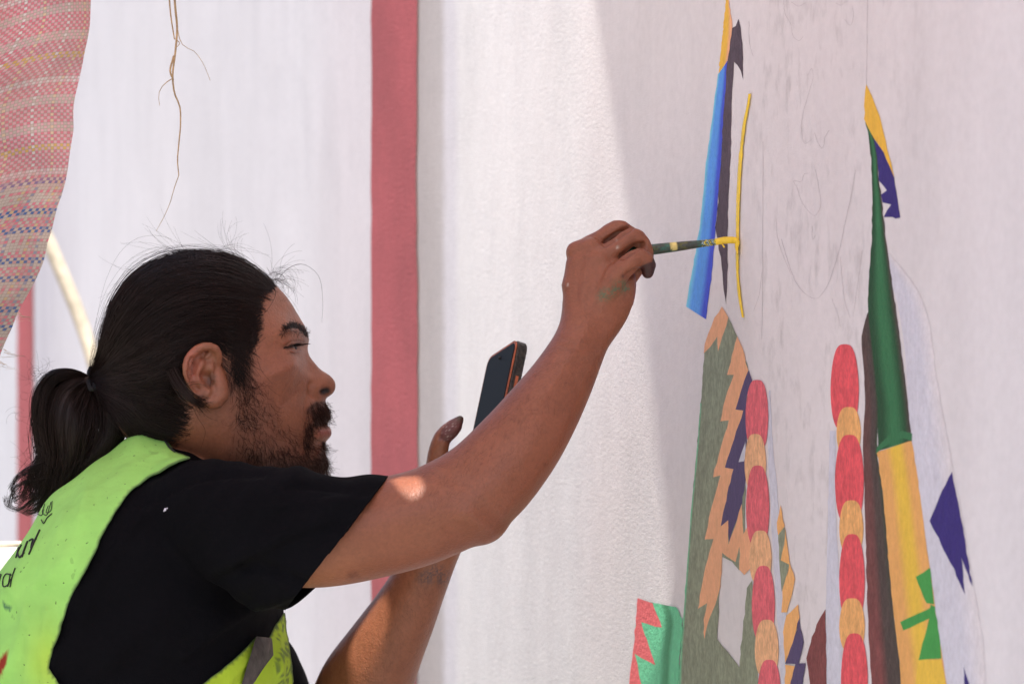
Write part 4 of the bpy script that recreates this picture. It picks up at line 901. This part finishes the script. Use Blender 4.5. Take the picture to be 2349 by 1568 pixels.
el = [tube([P_(213+8*math.cos(a), 868+26*math.sin(a), .020*math.cos(a*1.0+1.57), 6+rng.random()*2) for a in np.linspace(0, 6.28, 14)], 10, cap=True), tube([P_(222+6*math.cos(a), 868+22*math.sin(a), .022*math.cos(a+1.57), 6) for a in np.linspace(0, 6.28, 14)], 10)]
mesh_obj('hair_tie', *join(el), M['elastic'], person)

# beard, moustache, brows, lashes
def hairs(n, polyg, h0, ang, dang, L, curlv, r, lift=.35, both=.25, jit=11):
    P = []; poly_ = np.array(polyg, float); lo, hi = poly_.min(0), poly_.max(0); c = 0
    X = []; 
    while len(X) < n:
        q = lo+(hi-lo)*rng.random((n*2, 2)); X += q[polysd(q, poly_) < rng.normal(-3, jit, len(q))].tolist()
    X = np.array(X[:n]); k = np.linspace(0, 1, 6)[None]
    Q0 = np.array([head_xz(x, y, h0) for x, y in X]); A = np.radians(ang(X)+rng.normal(0, dang, n))[:, None]; LL = (L*(.5+.8*rng.random((n, 1))))
    c = rng.normal(curlv, .6, (n, 1)); x = Q0[:, :1]+k*LL*np.cos(A+c*k); z = Q0[:, 1:]+k*LL*np.sin(A+c*k)
    s = np.where(rng.random((n, 1)) < both, -1, 1)
    return strands(surf(x, z, .0002+k*LL*lift*(.3+rng.random((n, 1))), s), r, r*.5)
bs = [hairs(640, [(555, 850), (590, 870), (622, 905), (640, 960), (665, 985), (690, 1000), (716, 1000), (735, 1025), (745, 1090), (700, 1105), (560, 1100), (525, 1030), (530, 940)], .06, lambda X: -95+(X[:, 0]-550)*.25, 26, .011, .3, .00013),
      hairs(760, [(560, 1030), (640, 1020), (700, 1040), (742, 1030), (748, 1090), (700, 1108), (570, 1105)], .045, lambda X: -90+(X[:, 0]-600)*.3, 22, .014, .3, .00015),
      hairs(180, [(536, 880), (575, 880), (590, 930), (580, 985), (540, 985)], .07, lambda X: -80+X[:, 0]*0, 28, .012, .5, .00014),
      hairs(420, [(706, 942), (722, 924), (742, 920), (753, 940), (754, 966), (728, 968), (704, 985), (696, 970)], .018, lambda X: -65+(X[:, 0]-730)*.4, 18, .009, -.3, .00016, both=.4),
      hairs(260, [(700, 965), (716, 975), (712, 1010), (700, 1040), (690, 1010)], .026, lambda X: -90+X[:, 0]*0, 16, .009, 0, .00014, both=.3),
      hairs(90, [(735, 1010), (744, 1016), (742, 1030), (733, 1028)], .008, lambda X: -78+X[:, 0]*0, 12, .008, .2, .00014, both=.4)]
# chin tuft and moustache fringe in profile
def fringe(n, line, ang, dang, L, r, c0=0.):
    P = []; c = resample(np.array(line, float), 60)
    for _ in range(n):
        q = c[rng.integers(60)]+rng.normal(0, 3, 2); y = rng.normal(0, .010); a = math.radians(ang+rng.normal(0, dang)); l = L*(.4+.8*rng.random()); cv = rng.normal(c0, .8); w_ = []
        v = at(q[0], q[1], y+.0)
        for i in range(7): w_.append(v.copy()); v = v+np.array((math.cos(a), rng.normal(0, .1), math.sin(a)))*l/7; a += cv/7
        P.append(w_)
    return strands(np.array(P), r, r*.5)
bs += [fringe(260, [(738, 1030), (744, 1050), (748, 1070), (742, 1090), (725, 1102)], -62, 20, .013, .00015, -.3), fringe(150, [(744, 925), (750, 940), (753, 955)], -55, 16, .0075, .00015, -.9), fringe(34, [(742, 1012), (740, 1022)], -70, 14, .010, .00014, -.3)]
br = hairs(560, [(646, 769), (651, 757), (668, 749), (688, 753), (703, 766), (707, 783), (700, 782), (690, 770), (678, 764), (664, 764)], .04, lambda X: 150+X[:, 0]*0-(X[:, 0]-648)*1.6, 14, .0065, .3, .00030, lift=.2, both=.10, jit=2.5)
ls = []
for t in np.linspace(0, 1, 26):
    x = 660+36*t; y = 796-8*t; q = at(x, y, 0); r_ = bvh.ray_cast(Vector((0, CAMY, CAMZ)), (Vector(at(x, y, 0))-Vector((0, CAMY, CAMZ))).normalized())
    if r_[0] is not None: a = np.array(r_[0]); ls.append([a+np.array((.0045+.003*t, -.002*(1-t), .0010-.0012*k))*k for k in np.linspace(0, 1, 6)])
for cx_, cy_, rr_ in ((380, 1168, 3.2), (377, 1171, 1.8), (384, 1165, 1.6)):
    V_, F_ = ball((0, 0, 0), (rr_*PX, .0007, rr_*PX*1.2), 6); sb = BVHTree.FromPolygons(V1.tolist(), F1.tolist()); q = hit(sb, cx_, cy_, .0004)
    if q is not None: mesh_obj('paint_splash', V_+q, F_, mat('white splash', (.6, .6, .68), .5), shirt)
nape = hairs(420, [(425, 905), (446, 935), (436, 990), (400, 1022), (372, 1010), (400, 960)], .066, lambda X: 190+X[:, 0]*0, 16, .012, .1, .00016, lift=.12, both=.3, jit=9)
tag(fastmesh('nape_hair', *nape, M['hair'], person), kind='stuff')
tag(fastmesh('beard', *cat_(bs), M['beard'], person), kind='stuff')
tag(fastmesh('eyebrow', *br, M['hair'], person), kind='stuff')
tag(fastmesh('eyelashes', *strands(np.array(ls), .00018, .0001), M['hair'], person), kind='stuff')

# fine hair on the arms
P = []
for _ in range(900):
    t = rng.random()
    if rng.random() < .65: x, y = np.array((1000, 1170))*(1-t)+np.array((1340, 790))*t+rng.normal(0, 45, 2); dr = np.array((.35, -.2, .9)); lim = -.10
    else: x, y = np.array((820, 1560))*(1-t)+np.array((990, 1290))*t+rng.normal(0, 38, 2); dr = np.array((.2, -.2, -.8)); lim = .2
    o = Vector((0, CAMY, CAMZ)); d = (Vector(at(x, y, 0))-o).normalized(); h = bvh.ray_cast(o, d)
    if h[0] is None or (lim < 0 and h[0].y > -.1) or (lim > 0 and h[0].y < .02): continue
    n = np.array(h[1]); n = n if n@np.array(d) < 0 else -n; v = dr+rng.normal(0, .35, 3); v -= n*(v@n); v /= np.linalg.norm(v); L = .004+.006*rng.random(); k = np.linspace(0, 1, 5)[:, None]
    P.append(np.array(h[0])+v*L*k+n*(.0001+.0022*k*(1-.5*k)))
tag(fastmesh('arm_hair', *strands(np.array(P), .000045, .00003), M['beard'], person), kind='stuff')

# ------------------------------------------------------------------ brush
brush = tag(empty('paintbrush', at(1495, 573, -.112)), 'paint-smeared green brush with yellow bristles held against the mural', 'paintbrush')
b0_, b1_ = at(1400, 584, -.108), at(1640, 555, -.103)
M['handle'] = mat('painted handle', rough=.35, attr=True, noise=[(160, .5), (60, .3)], bump=[(200, .0015)], coat=.2)
def along(t): return b0_*(1-t)+b1_*t
V, F = tube([(*along(0), .0052, .0052), (*along(.3), .0052, .0052), (*along(.7), .0043, .0043), (*along(.9), .0032, .0032)], 20, k=70)
nn = np.sin(V[:, 0]*420+np.sin(V[:, 2]*900)*2)+np.sin(V[:, 0]*170+V[:, 1]*500); hc = np.tile(np.array((.025, .055, .035)), (len(V), 1))
hc = np.where((nn > .55)[:, None], (.015, .10, .07), hc); hc = np.where((nn < -1.0)[:, None], (.10, .13, .015), hc)
hx = (V-b0_)@((b1_-b0_)/np.linalg.norm(b1_-b0_))/np.linalg.norm(b1_-b0_)
hc = np.where((np.abs(hx-.60) < .035)[:, None] & (V[:, 2] > along(.6)[2]-.003)[:, None], (.60, .50, .16), hc); hc = np.where((np.abs(hx-.73) < .1)[:, None], hc*.55+np.array((.02, .012, .012)), hc)
mesh_obj('handle', V, F, M['handle'], brush, col=hc)
M['ferrule'] = mat('paint-caked ferrule', rough=.4, attr=True, noise=[(300, .5)], bump=[(300, .002)], metal=.2)
V, F = tube([(*along(.86), .0034, .0034), (*along(.93), .0033, .0033), (*along(1.0), .0031, .0031)], 20, k=40)
nn = np.sin(V[:, 0]*1400+V[:, 2]*2200)*np.sin(V[:, 2]*1700+V[:, 1]*1500)
mesh_obj('ferrule', V, F, M['ferrule'], brush, col=np.where((nn > .35)[:, None], (.8, .65, .05), np.where((nn < -.35)[:, None], (.35, .5, .55), (.03, .07, .06))))
tipw = onwall(1697, 572, .0030); c1 = at(1664, 551, -.1022); c2 = at(1690, 554, -.1012)
bris = []
for i in range(90):
    a = rng.random()*6.28; r = math.sqrt(rng.random())*.0030; o = np.array((0, math.cos(a), math.sin(a)))*r
    bris.append(resample(np.array([b1_+o, c1+o*1.1, c2+o*1.0, tipw+o*.5+np.array((0, 0, -.001-.003*rng.random()))]), 10))
mesh_obj('bristles', *join([tube([(*b1_, .0031, .0031), (*c1, .0034, .0036), (*c2, .0026, .0034), (*onwall(1697, 570, .0035), .0016, .003), (*onwall(1698, 580, .003), .0009, .002)], 16, k=24)]+[(lambda q: (q[0], q[1].tolist()))(strands(np.array(bris), .0004, .0002))]), M['wet'], brush)
V, F = tube([(*at(1656, 560, -.105), .0005, .0005), (*at(1660, 566, -.105), .0009, .0009)], 8); mesh_obj('paint_drip', V, F, M['wet'], brush)

# ------------------------------------------------------------------ telephone
ph = tag(empty('mobile_phone', at(1130, 960, .055)), 'dark mobile phone in a worn orange-edged case held behind the raised arm', 'phone')
Wv = np.array((.0285, -.0665, .0190)); Wv /= np.linalg.norm(Wv); Lv = np.array((.215, .36, 1.0)); Lv -= Wv*(Lv@Wv); Lv /= np.linalg.norm(Lv); Nv = np.cross(Wv, Lv)
if Nv[0] > 0: Nv = -Nv
TRc = at(1196, 783, .040)                        # near top corner
ctr = TRc-Wv*.0375-Lv*.078
def rbox(w, h, d, r, off, k=8):
    pts = []
    for sx, sy, a0 in ((1, 1, 0), (-1, 1, 90), (-1, -1, 180), (1, -1, 270)):
        for q in range(k+1):
            a = math.radians(a0+90*q/k); pts.append((sx*(w/2-r)+r*math.cos(a), sy*(h/2-r)+r*math.sin(a)))
    n = len(pts); V = []; F = []
    for dd, sc in ((-d/2, .975), (-d/2+.0012, 1), (d/2-.0012, 1), (d/2, .975)):
        for x, y in pts: V.append(ctr+Wv*x*sc+Lv*y*(1-(1-sc)*w/h)+Nv*(dd+off))
    for i in range(3):
        for j in range(n): F.append([i*n+j, i*n+(j+1) % n, (i+1)*n+(j+1) % n, (i+1)*n+j])
    F.append(list(range(n))[::-1]); F.append([3*n+j for j in range(n)]); return np.array(V), F
M['case'] = mat('worn phone case', (.035, .030, .022), .5, noise=[(110, .9), (300, .6)], bump=[(150, .002)])
M['rim'] = mat('orange rim', (.42, .11, .045), .5, noise=[(150, .4)])
M['glass'] = mat('phone glass', (.012, .011, .013), .45, spec=.05)
mesh_obj('case', *rbox(.079, .160, .0105, .011, -.0020), M['case'], ph, smooth=False)
mesh_obj('case_rim', *rbox(.0775, .1585, .0012, .010, .0046), M['rim'], ph, smooth=False)
mesh_obj('screen', *rbox(.0735, .1545, .0026, .009, .0047), M['glass'], ph, smooth=False)
cc = ctr+Lv*.0685+Nv*.0062; V, F = ball(cc, .0017, 8); mesh_obj('camera_hole', V, F, M['black'], ph)
bc = ctr+Wv*.0398+Lv*.035+Nv*(-.002)
for dl, hh in ((.0, .006), (-.030, .010)): V = np.array([bc+Lv*(dl+a*hh)+Nv*b*.0014+Wv*c*.0008 for a in (-1, 1) for b in (-1, 1) for c in (-1, 1)]); mesh_obj('button', V, box((0, 0, 0), (1, 1, 1))[1], M['rim'], ph, smooth=False)

# ------------------------------------------------------------------ woven tarpaulin: added unseen shade canopy and the hanging flap at upper left
def tarp_mat():
    m = bpy.data.materials.new('woven tarpaulin'); m.use_nodes = True; N = m.node_tree.nodes; L = m.node_tree.links; p = N['Principled BSDF']; p.inputs['Roughness'].default_value = .6
    uv = N.new('ShaderNodeUVMap'); uv.uv_map = 'UVMap'
    def math_(op, a, b=None, c=None):
        n = N.new('ShaderNodeMath'); n.operation = op
        for i, q in enumerate((a, b, c)):
            if q is None: continue
            if isinstance(q, (int, float)): n.inputs[i].default_value = q
            else: L.new(q, n.inputs[i])
        return n.outputs[0]
    sp = N.new('ShaderNodeSeparateXYZ'); L.new(uv.outputs[0], sp.inputs[0]); u, v = sp.outputs[0], sp.outputs[1]
    cell = .0030
    ui = math_('FLOOR', math_('DIVIDE', u, cell)); vi = math_('FLOOR', math_('DIVIDE', v, cell))
    chk = math_('MODULO', math_('ADD', ui, vi), 2.0); chk = math_('ABSOLUTE', chk)
    def ramp(x, period, stops):
        f = math_('DIVIDE', math_('MODULO', math_('ADD', x, 6000.), period), period); r = N.new('ShaderNodeValToRGB'); r.color_ramp.interpolation = 'CONSTANT'; L.new(f, r.inputs[0]); e = r.color_ramp.elements
        while len(e) > 1: e.remove(e[0])
        e[0].position = 0; e[0].color = (*stops[0][1], 1)
        for q, c in stops[1:]: k = e.new(q); k.color = (*c, 1)
        return r.outputs[0]
    pk, wh, ye, bl, be = (.80, .24, .31), (.84, .79, .76), (.82, .54, .14), (.08, .18, .44), (.66, .58, .50)
    warp = ramp(ui, 14, [(0, pk), (.14, pk), (.50, ye), (.57, pk), (.86, wh)])
    # bands across change down the cloth: pink above, mixed blue and yellow below
    weft = ramp(vi, 30, [(0, pk), (.13, be), (.2, pk), (.34, wh), (.40, pk), (.60, be), (.63, ye), (.67, pk), (.83, be), (.9, pk)])
    weft2 = ramp(vi, 16, [(0, be), (.12, bl), (.25, pk), (.38, be), (.50, bl), (.57, pk), (.69, ye), (.75, be), (.88, pk)])
    warp2 = ramp(ui, 9, [(0, be), (.22, bl), (.34, pk), (.56, ye), (.67, be), (.8, pk)])
    low = N.new('ShaderNodeMapRange'); low.inputs['From Min'].default_value = .31; low.inputs['From Max'].default_value = .29; L.new(v, low.inputs[0])
    def mixc(f, a, b):
        n = N.new('ShaderNodeMix'); n.data_type = 'RGBA'; L.new(f, n.inputs['Factor']) if not isinstance(f, float) else setattr(n.inputs['Factor'], 'default_value', f)
        for i, q in ((6, a), (7, b)):
            if isinstance(q, tuple): n.inputs[i].default_value = (*q, 1)
            else: L.new(q, n.inputs[i])
        return n.outputs[2]
    wf = mixc(low.outputs[0], weft, weft2); wa = mixc(low.outputs[0], warp, warp2); pale = mixc(low.outputs[0], (.90, .86, .84), (.66, .58, .51))
    odd = math_('ABSOLUTE', math_('MODULO', ui, 2.0)); c = mixc(chk, mixc(odd, wf, wf), mixc(.55, pale, wa))
    gap = math_('MULTIPLY', math_('GREATER_THAN', math_('FRACT', math_('DIVIDE', v, cell)), .16), math_('GREATER_THAN', math_('FRACT', math_('DIVIDE', u, cell)), .14)); c = mixc(gap, (.5, .40, .32), c)
    ns = N.new('ShaderNodeTexNoise'); ns.inputs['Scale'].default_value = 14; ns.inputs['Detail'].default_value = 6; L.new(uv.outputs[0], ns.inputs[0]); mr = N.new('ShaderNodeMapRange'); mr.inputs['From Min'].default_value = .35; mr.inputs['From Max'].default_value = .7; mr.inputs['To Min'].default_value = 0; mr.inputs['To Max'].default_value = .40; L.new(ns.outputs[0], mr.inputs[0])
    c = mixc(mr.outputs[0], c, (.42, .33, .26))
    L.new(c, p.inputs['Base Color']); t = N.new('ShaderNodeBsdfTranslucent'); L.new(c, t.inputs[0]); ms = N.new('ShaderNodeMixShader'); ms.inputs[0].default_value = .45; L.new(p.outputs[0], ms.inputs[1]); L.new(t.outputs[0], ms.inputs[2]); L.new(ms.outputs[0], N['Material Output'].inputs[0])
    b = N.new('ShaderNodeBump'); b.inputs['Distance'].default_value = .0012; L.new(chk, b.inputs['Height']); n2 = N.new('ShaderNodeTexNoise'); n2.inputs['Scale'].default_value = 30; L.new(uv.outputs[0], n2.inputs[0]); b2 = N.new('ShaderNodeBump'); b2.inputs['Distance'].default_value = .012; L.new(n2.outputs[0], b2.inputs['Height']); L.new(b.outputs[0], b2.inputs['Normal']); L.new(b2.outputs[0], p.inputs['Normal'])
    return m
M['tarp'] = tarp_mat()
# hanging flap: right edge from the photograph, hanging in folds about 5 cm deep
edge = resample(np.array([(300, -500), (250, -200), (212, 0), (196, 90), (172, 170), (160, 240), (158, 300), (146, 400), (128, 470), (108, 540), (88, 610), (62, 670), (38, 720), (14, 780), (0, 830), (-60, 930)], float), 150)
V = []; UV = []; nu = 90
for i, (ex, ey) in enumerate(edge):
    for j in range(nu+1):
        s = j/nu; d = s*.62                                  # metres of cloth left of the edge
        px = ex-d/PX; yy = .018*math.sin(d*42+ey*.004)+.024*math.sin(d*17+1+ey*.0016)+.006*math.sin(d*90+ey*.012)*math.exp(-d*6)-.03*math.exp(-d*14)*math.cos(ey*.01)*.4+.01*math.sin(ey*.013+d*20)
        yy += .012*abs(math.sin(d*13+ey*.006+1.2*math.sin(ey*.011)))**.6-.008*abs(math.sin(ey*.021+d*9+1.5*math.sin(d*31)))**.5+.006*math.sin(ey*.043+d*25)*math.sin(d*18+ey*.01)
        yy += .035*s; q = at(px, ey+8*math.sin(d*30)*s, yy-.02); q[0] = ((px-1174)*K)*3.2; V.append(q); UV.append((d+.05*(1-i/149)+.004*math.sin(ey*.02), (830-ey)*PX+.11*d*1.9-.006*math.sin(d*38)+.12))
F = [[i*(nu+1)+j, i*(nu+1)+j+1, (i+1)*(nu+1)+j+1, (i+1)*(nu+1)+j] for i in range(149) for j in range(nu)]
flap = mesh_obj('hanging_tarpaulin', V, F, M['tarp'], uv=UV)
tag(flap, 'pink checked woven tarpaulin flap hanging at the upper left', 'tarpaulin')
fr = []
for x, y in ((0, 828), (8, 800), (40, 716)):
    for _ in range(3): fr.append([at(x+k*rng.normal(1.5, 1.5)*3, y+k*4, -.02) for k in range(6)])
mesh_obj('frayed_threads', *(lambda q: (q[0], q[1].tolist()))(strands(np.array(fr), .0003, .0001)), mat('thread', (.5, .4, .3), .9), flap)['kind'] = 'stuff'

# added unseen canopy: edge and two holes shaped to cast shade and sun patches
ZC = 2.3
def up(p_): t = (ZC-p_[2])/S[2]; return (p_+S*t)[:2]
eA, eB = up(onwall(1352, -60)), up(onwall(1562, 1568))
def hitbody(px, py, side=None):
    o = Vector((0, CAMY, CAMZ)); d = (Vector(at(px, py, 0))-o).normalized(); h = bvh.ray_cast(o, d); return None if h[0] is None else np.array(h[0])
arm_patch = [(896, 1100), (906, 1094), (930, 1092), (955, 1090), (966, 1100), (972, 1120), (960, 1138), (940, 1142), (918, 1124)]
fore_patch = [(876, 1362), (890, 1380), (893, 1420), (880, 1462), (862, 1505), (835, 1548), (815, 1562), (806, 1535), (800, 1490), (808, 1462), (830, 1425), (855, 1390)]
def hole(pp):
    q = [hitbody(x, y) for x, y in pp]; return np.array([up(a) for a in q if a is not None])
H1, H2 = hole(arm_patch), hole(fore_patch)
dirn = (eA-eB)/np.linalg.norm(eA-eB); eT = eA+dirn*.75
outl = np.array([(-2.4, -.17), (-.62, -.17), (-.50, -.19), (-.30, -.25), (-.10, -.30), (.05, -.36), (.13, -.44), (.19, -.52), tuple(eB-dirn*.02), tuple(eB), tuple((eA+eB)/2+np.array((.004, 0))), tuple(eA), tuple(eT), (1.6, .9), (1.6, -1.9), (-2.4, -1.9)])
step = .006; nx, ny = int(4.0/step/2), 0
xs = np.arange(-1.5, .9, step); ys = np.arange(-1.30, .80, step); X, Yg = np.meshgrid(xs, ys); V = np.stack((X.ravel(), Yg.ravel(), np.full(X.size, ZC)), 1)
nxx = len(xs); i = np.arange(len(ys)-1)[:, None]*nxx; j = np.arange(nxx-1)[None]; F = np.stack((i+j, i+j+1, i+nxx+j+1, i+nxx+j), -1).reshape(-1, 4)
xy = V[:, :2]; f = -polysd(xy, outl)
for Hh in (H1, H2): f = np.minimum(f, polysd(xy, Hh))
f = np.minimum(f, (xy-WO[:2])@WN[:2]-.01)
V, F = clip(V, F, f); uvc = V[:, :2]*1.0+2
V[:, 2] += .004*np.sin(V[:, 0]*11)+.004*np.sin(V[:, 1]*13)
canopy = tag(empty('added_shade_canopy', (-.3, -.6, ZC)), 'unseen woven canopy added overhead to shade the man and wall', 'canopy')
mesh_obj('cloth', V, F.tolist(), M['tarp'], canopy, uv=uvc)
M['bamboo'] = mat('dry bamboo', (.56, .50, .39), .6, noise=[(8, .3), (60, .15)], bump=[(60, .003)])
for a, b in (((-1.5, -1.3, 0), (-1.5, -1.3, ZC)), ((.88, -1.3, 0), (.88, -1.3, ZC))): mesh_obj('pole', *tube([(*a, .025), (*b, .022)], 14), M['bamboo'], canopy)  # poles and rails added to carry the unseen canopy
mesh_obj('rail', *tube([(-1.55, -1.3, ZC-.03, .02), (.95, -1.3, ZC-.03, .02)], 14), M['bamboo'], canopy)
mesh_obj('rail', *tube([(-1.5, -1.32, ZC-.03, .02), (-1.5, -.17, ZC-.03, .02)], 14, ref=(1, 0, 0)), M['bamboo'], canopy)
mesh_obj('rail', *tube([(-1.5, -.165, ZC+.015, .012), (-.60, -.165, ZC+.015, .012)], 14), M['bamboo'], canopy)

# ------------------------------------------------------------------ dry root dangling from above, pole and stand far behind
root = tag(empty('dangling_root', at(400, -60, 0)), 'thin dry straw-coloured root dangling above the man\'s head', 'root')
M['root'] = mat('dry root', (.46, .33, .18), .7, noise=[(90, .35), (400, .3)], bump=[(200, .001)])
def rt(name, L, r0, r1, y=0.):
    L = np.array(L, float); P = np.array([at(a, b, y+.004*math.sin(b*.03)) for a, b in L]); r = np.linspace(r0, r1, len(L)); return mesh_obj(name, *tube(np.c_[P, r, r], 8), M['root'], root)
rt('strand', [(393, -700), (390, -300), (398, -60), (402, 20), (406, 60), (402, 120), (396, 180), (402, 220), (411, 240), (414, 280), (410, 330), (407, 370), (410, 402)], .0013, .0005)
rt('strand', [(386, -300), (387, -20), (392, 40), (400, 90)], .0009, .0006)
rt('rootlet', [(410, 402), (400, 430), (390, 465), (372, 505), (358, 530)], .0004, .0002)
rt('rootlet', [(406, 60), (414, 95), (420, 105), (445, 118), (465, 145), (482, 185)], .0004, .0002)
rt('rootlet', [(396, 180), (375, 195), (364, 215), (366, 242)], .0005, .0002); rt('rootlet', [(402, 90), (412, 100), (404, 110)], .0005, .0003)
rt('strand', [(398, 130), (391, 170), (397, 182)], .0010, .0008)
rope = resample(np.array([(52, 440), (100, 530), (135, 610), (168, 690), (194, 760), (220, 850), (248, 950), (275, 1050)], float), 24)
P = np.array([at(a, b, 2.5) for a, b in rope]); top = P[0]+(P[0]-P[1])/np.linalg.norm(P[0]-P[1])*1.3; bot = np.array((P[-1][0]+.25, 2.5, .0))
P = np.vstack((top, P, bot)); r = np.full(len(P), .0125)
tag(mesh_obj('bent_cane', *tube(np.c_[P, r, r], 14, k=60), M['bamboo']), 'pale bent cane leaning behind the man\'s ponytail', 'cane')
# trestle with a plank end at the lower left, out of focus
M['wood'] = mat('weathered wood', (.22, .15, .09), .8, noise=[(10, .4, (1, 1, 6)), (60, .2)], bump=[(60, .003)])
M['whitep'] = mat('white enamel', (.75, .74, .72), .5, noise=[(20, .1)])
trs = tag(empty('work_trestle', (at(-60, 1270, .5)[0], .5, 0)), 'low wooden trestle with a white-topped board behind the man\'s back at the left edge', 'trestle')
zt = at(0, 1268, .5)[2]; xr = at(50, 0, .5)[0]
mesh_obj('board', *box((xr-.35, .55, zt-.008), (.35, .14, .008)), M['whitep'], trs, smooth=False)
mesh_obj('beam', *box((xr-.37, .55, zt-.056), (.34, .05, .038)), M['wood'], trs, smooth=False)
for x in (xr-.62, xr-.10):
    for y in (.45, .65): mesh_obj('leg', *tube([(x, .55+(y-.55)*.4, zt-.09, .018), (x, y+(y-.55)*.6, 0.0, .018)], 10), M['wood'], trs)
mesh_obj('brush_handle', *tube([(*at(-120, 1252, .45), .004), (*at(46, 1247, .45), .0035)], 10), M['bamboo'], trs)
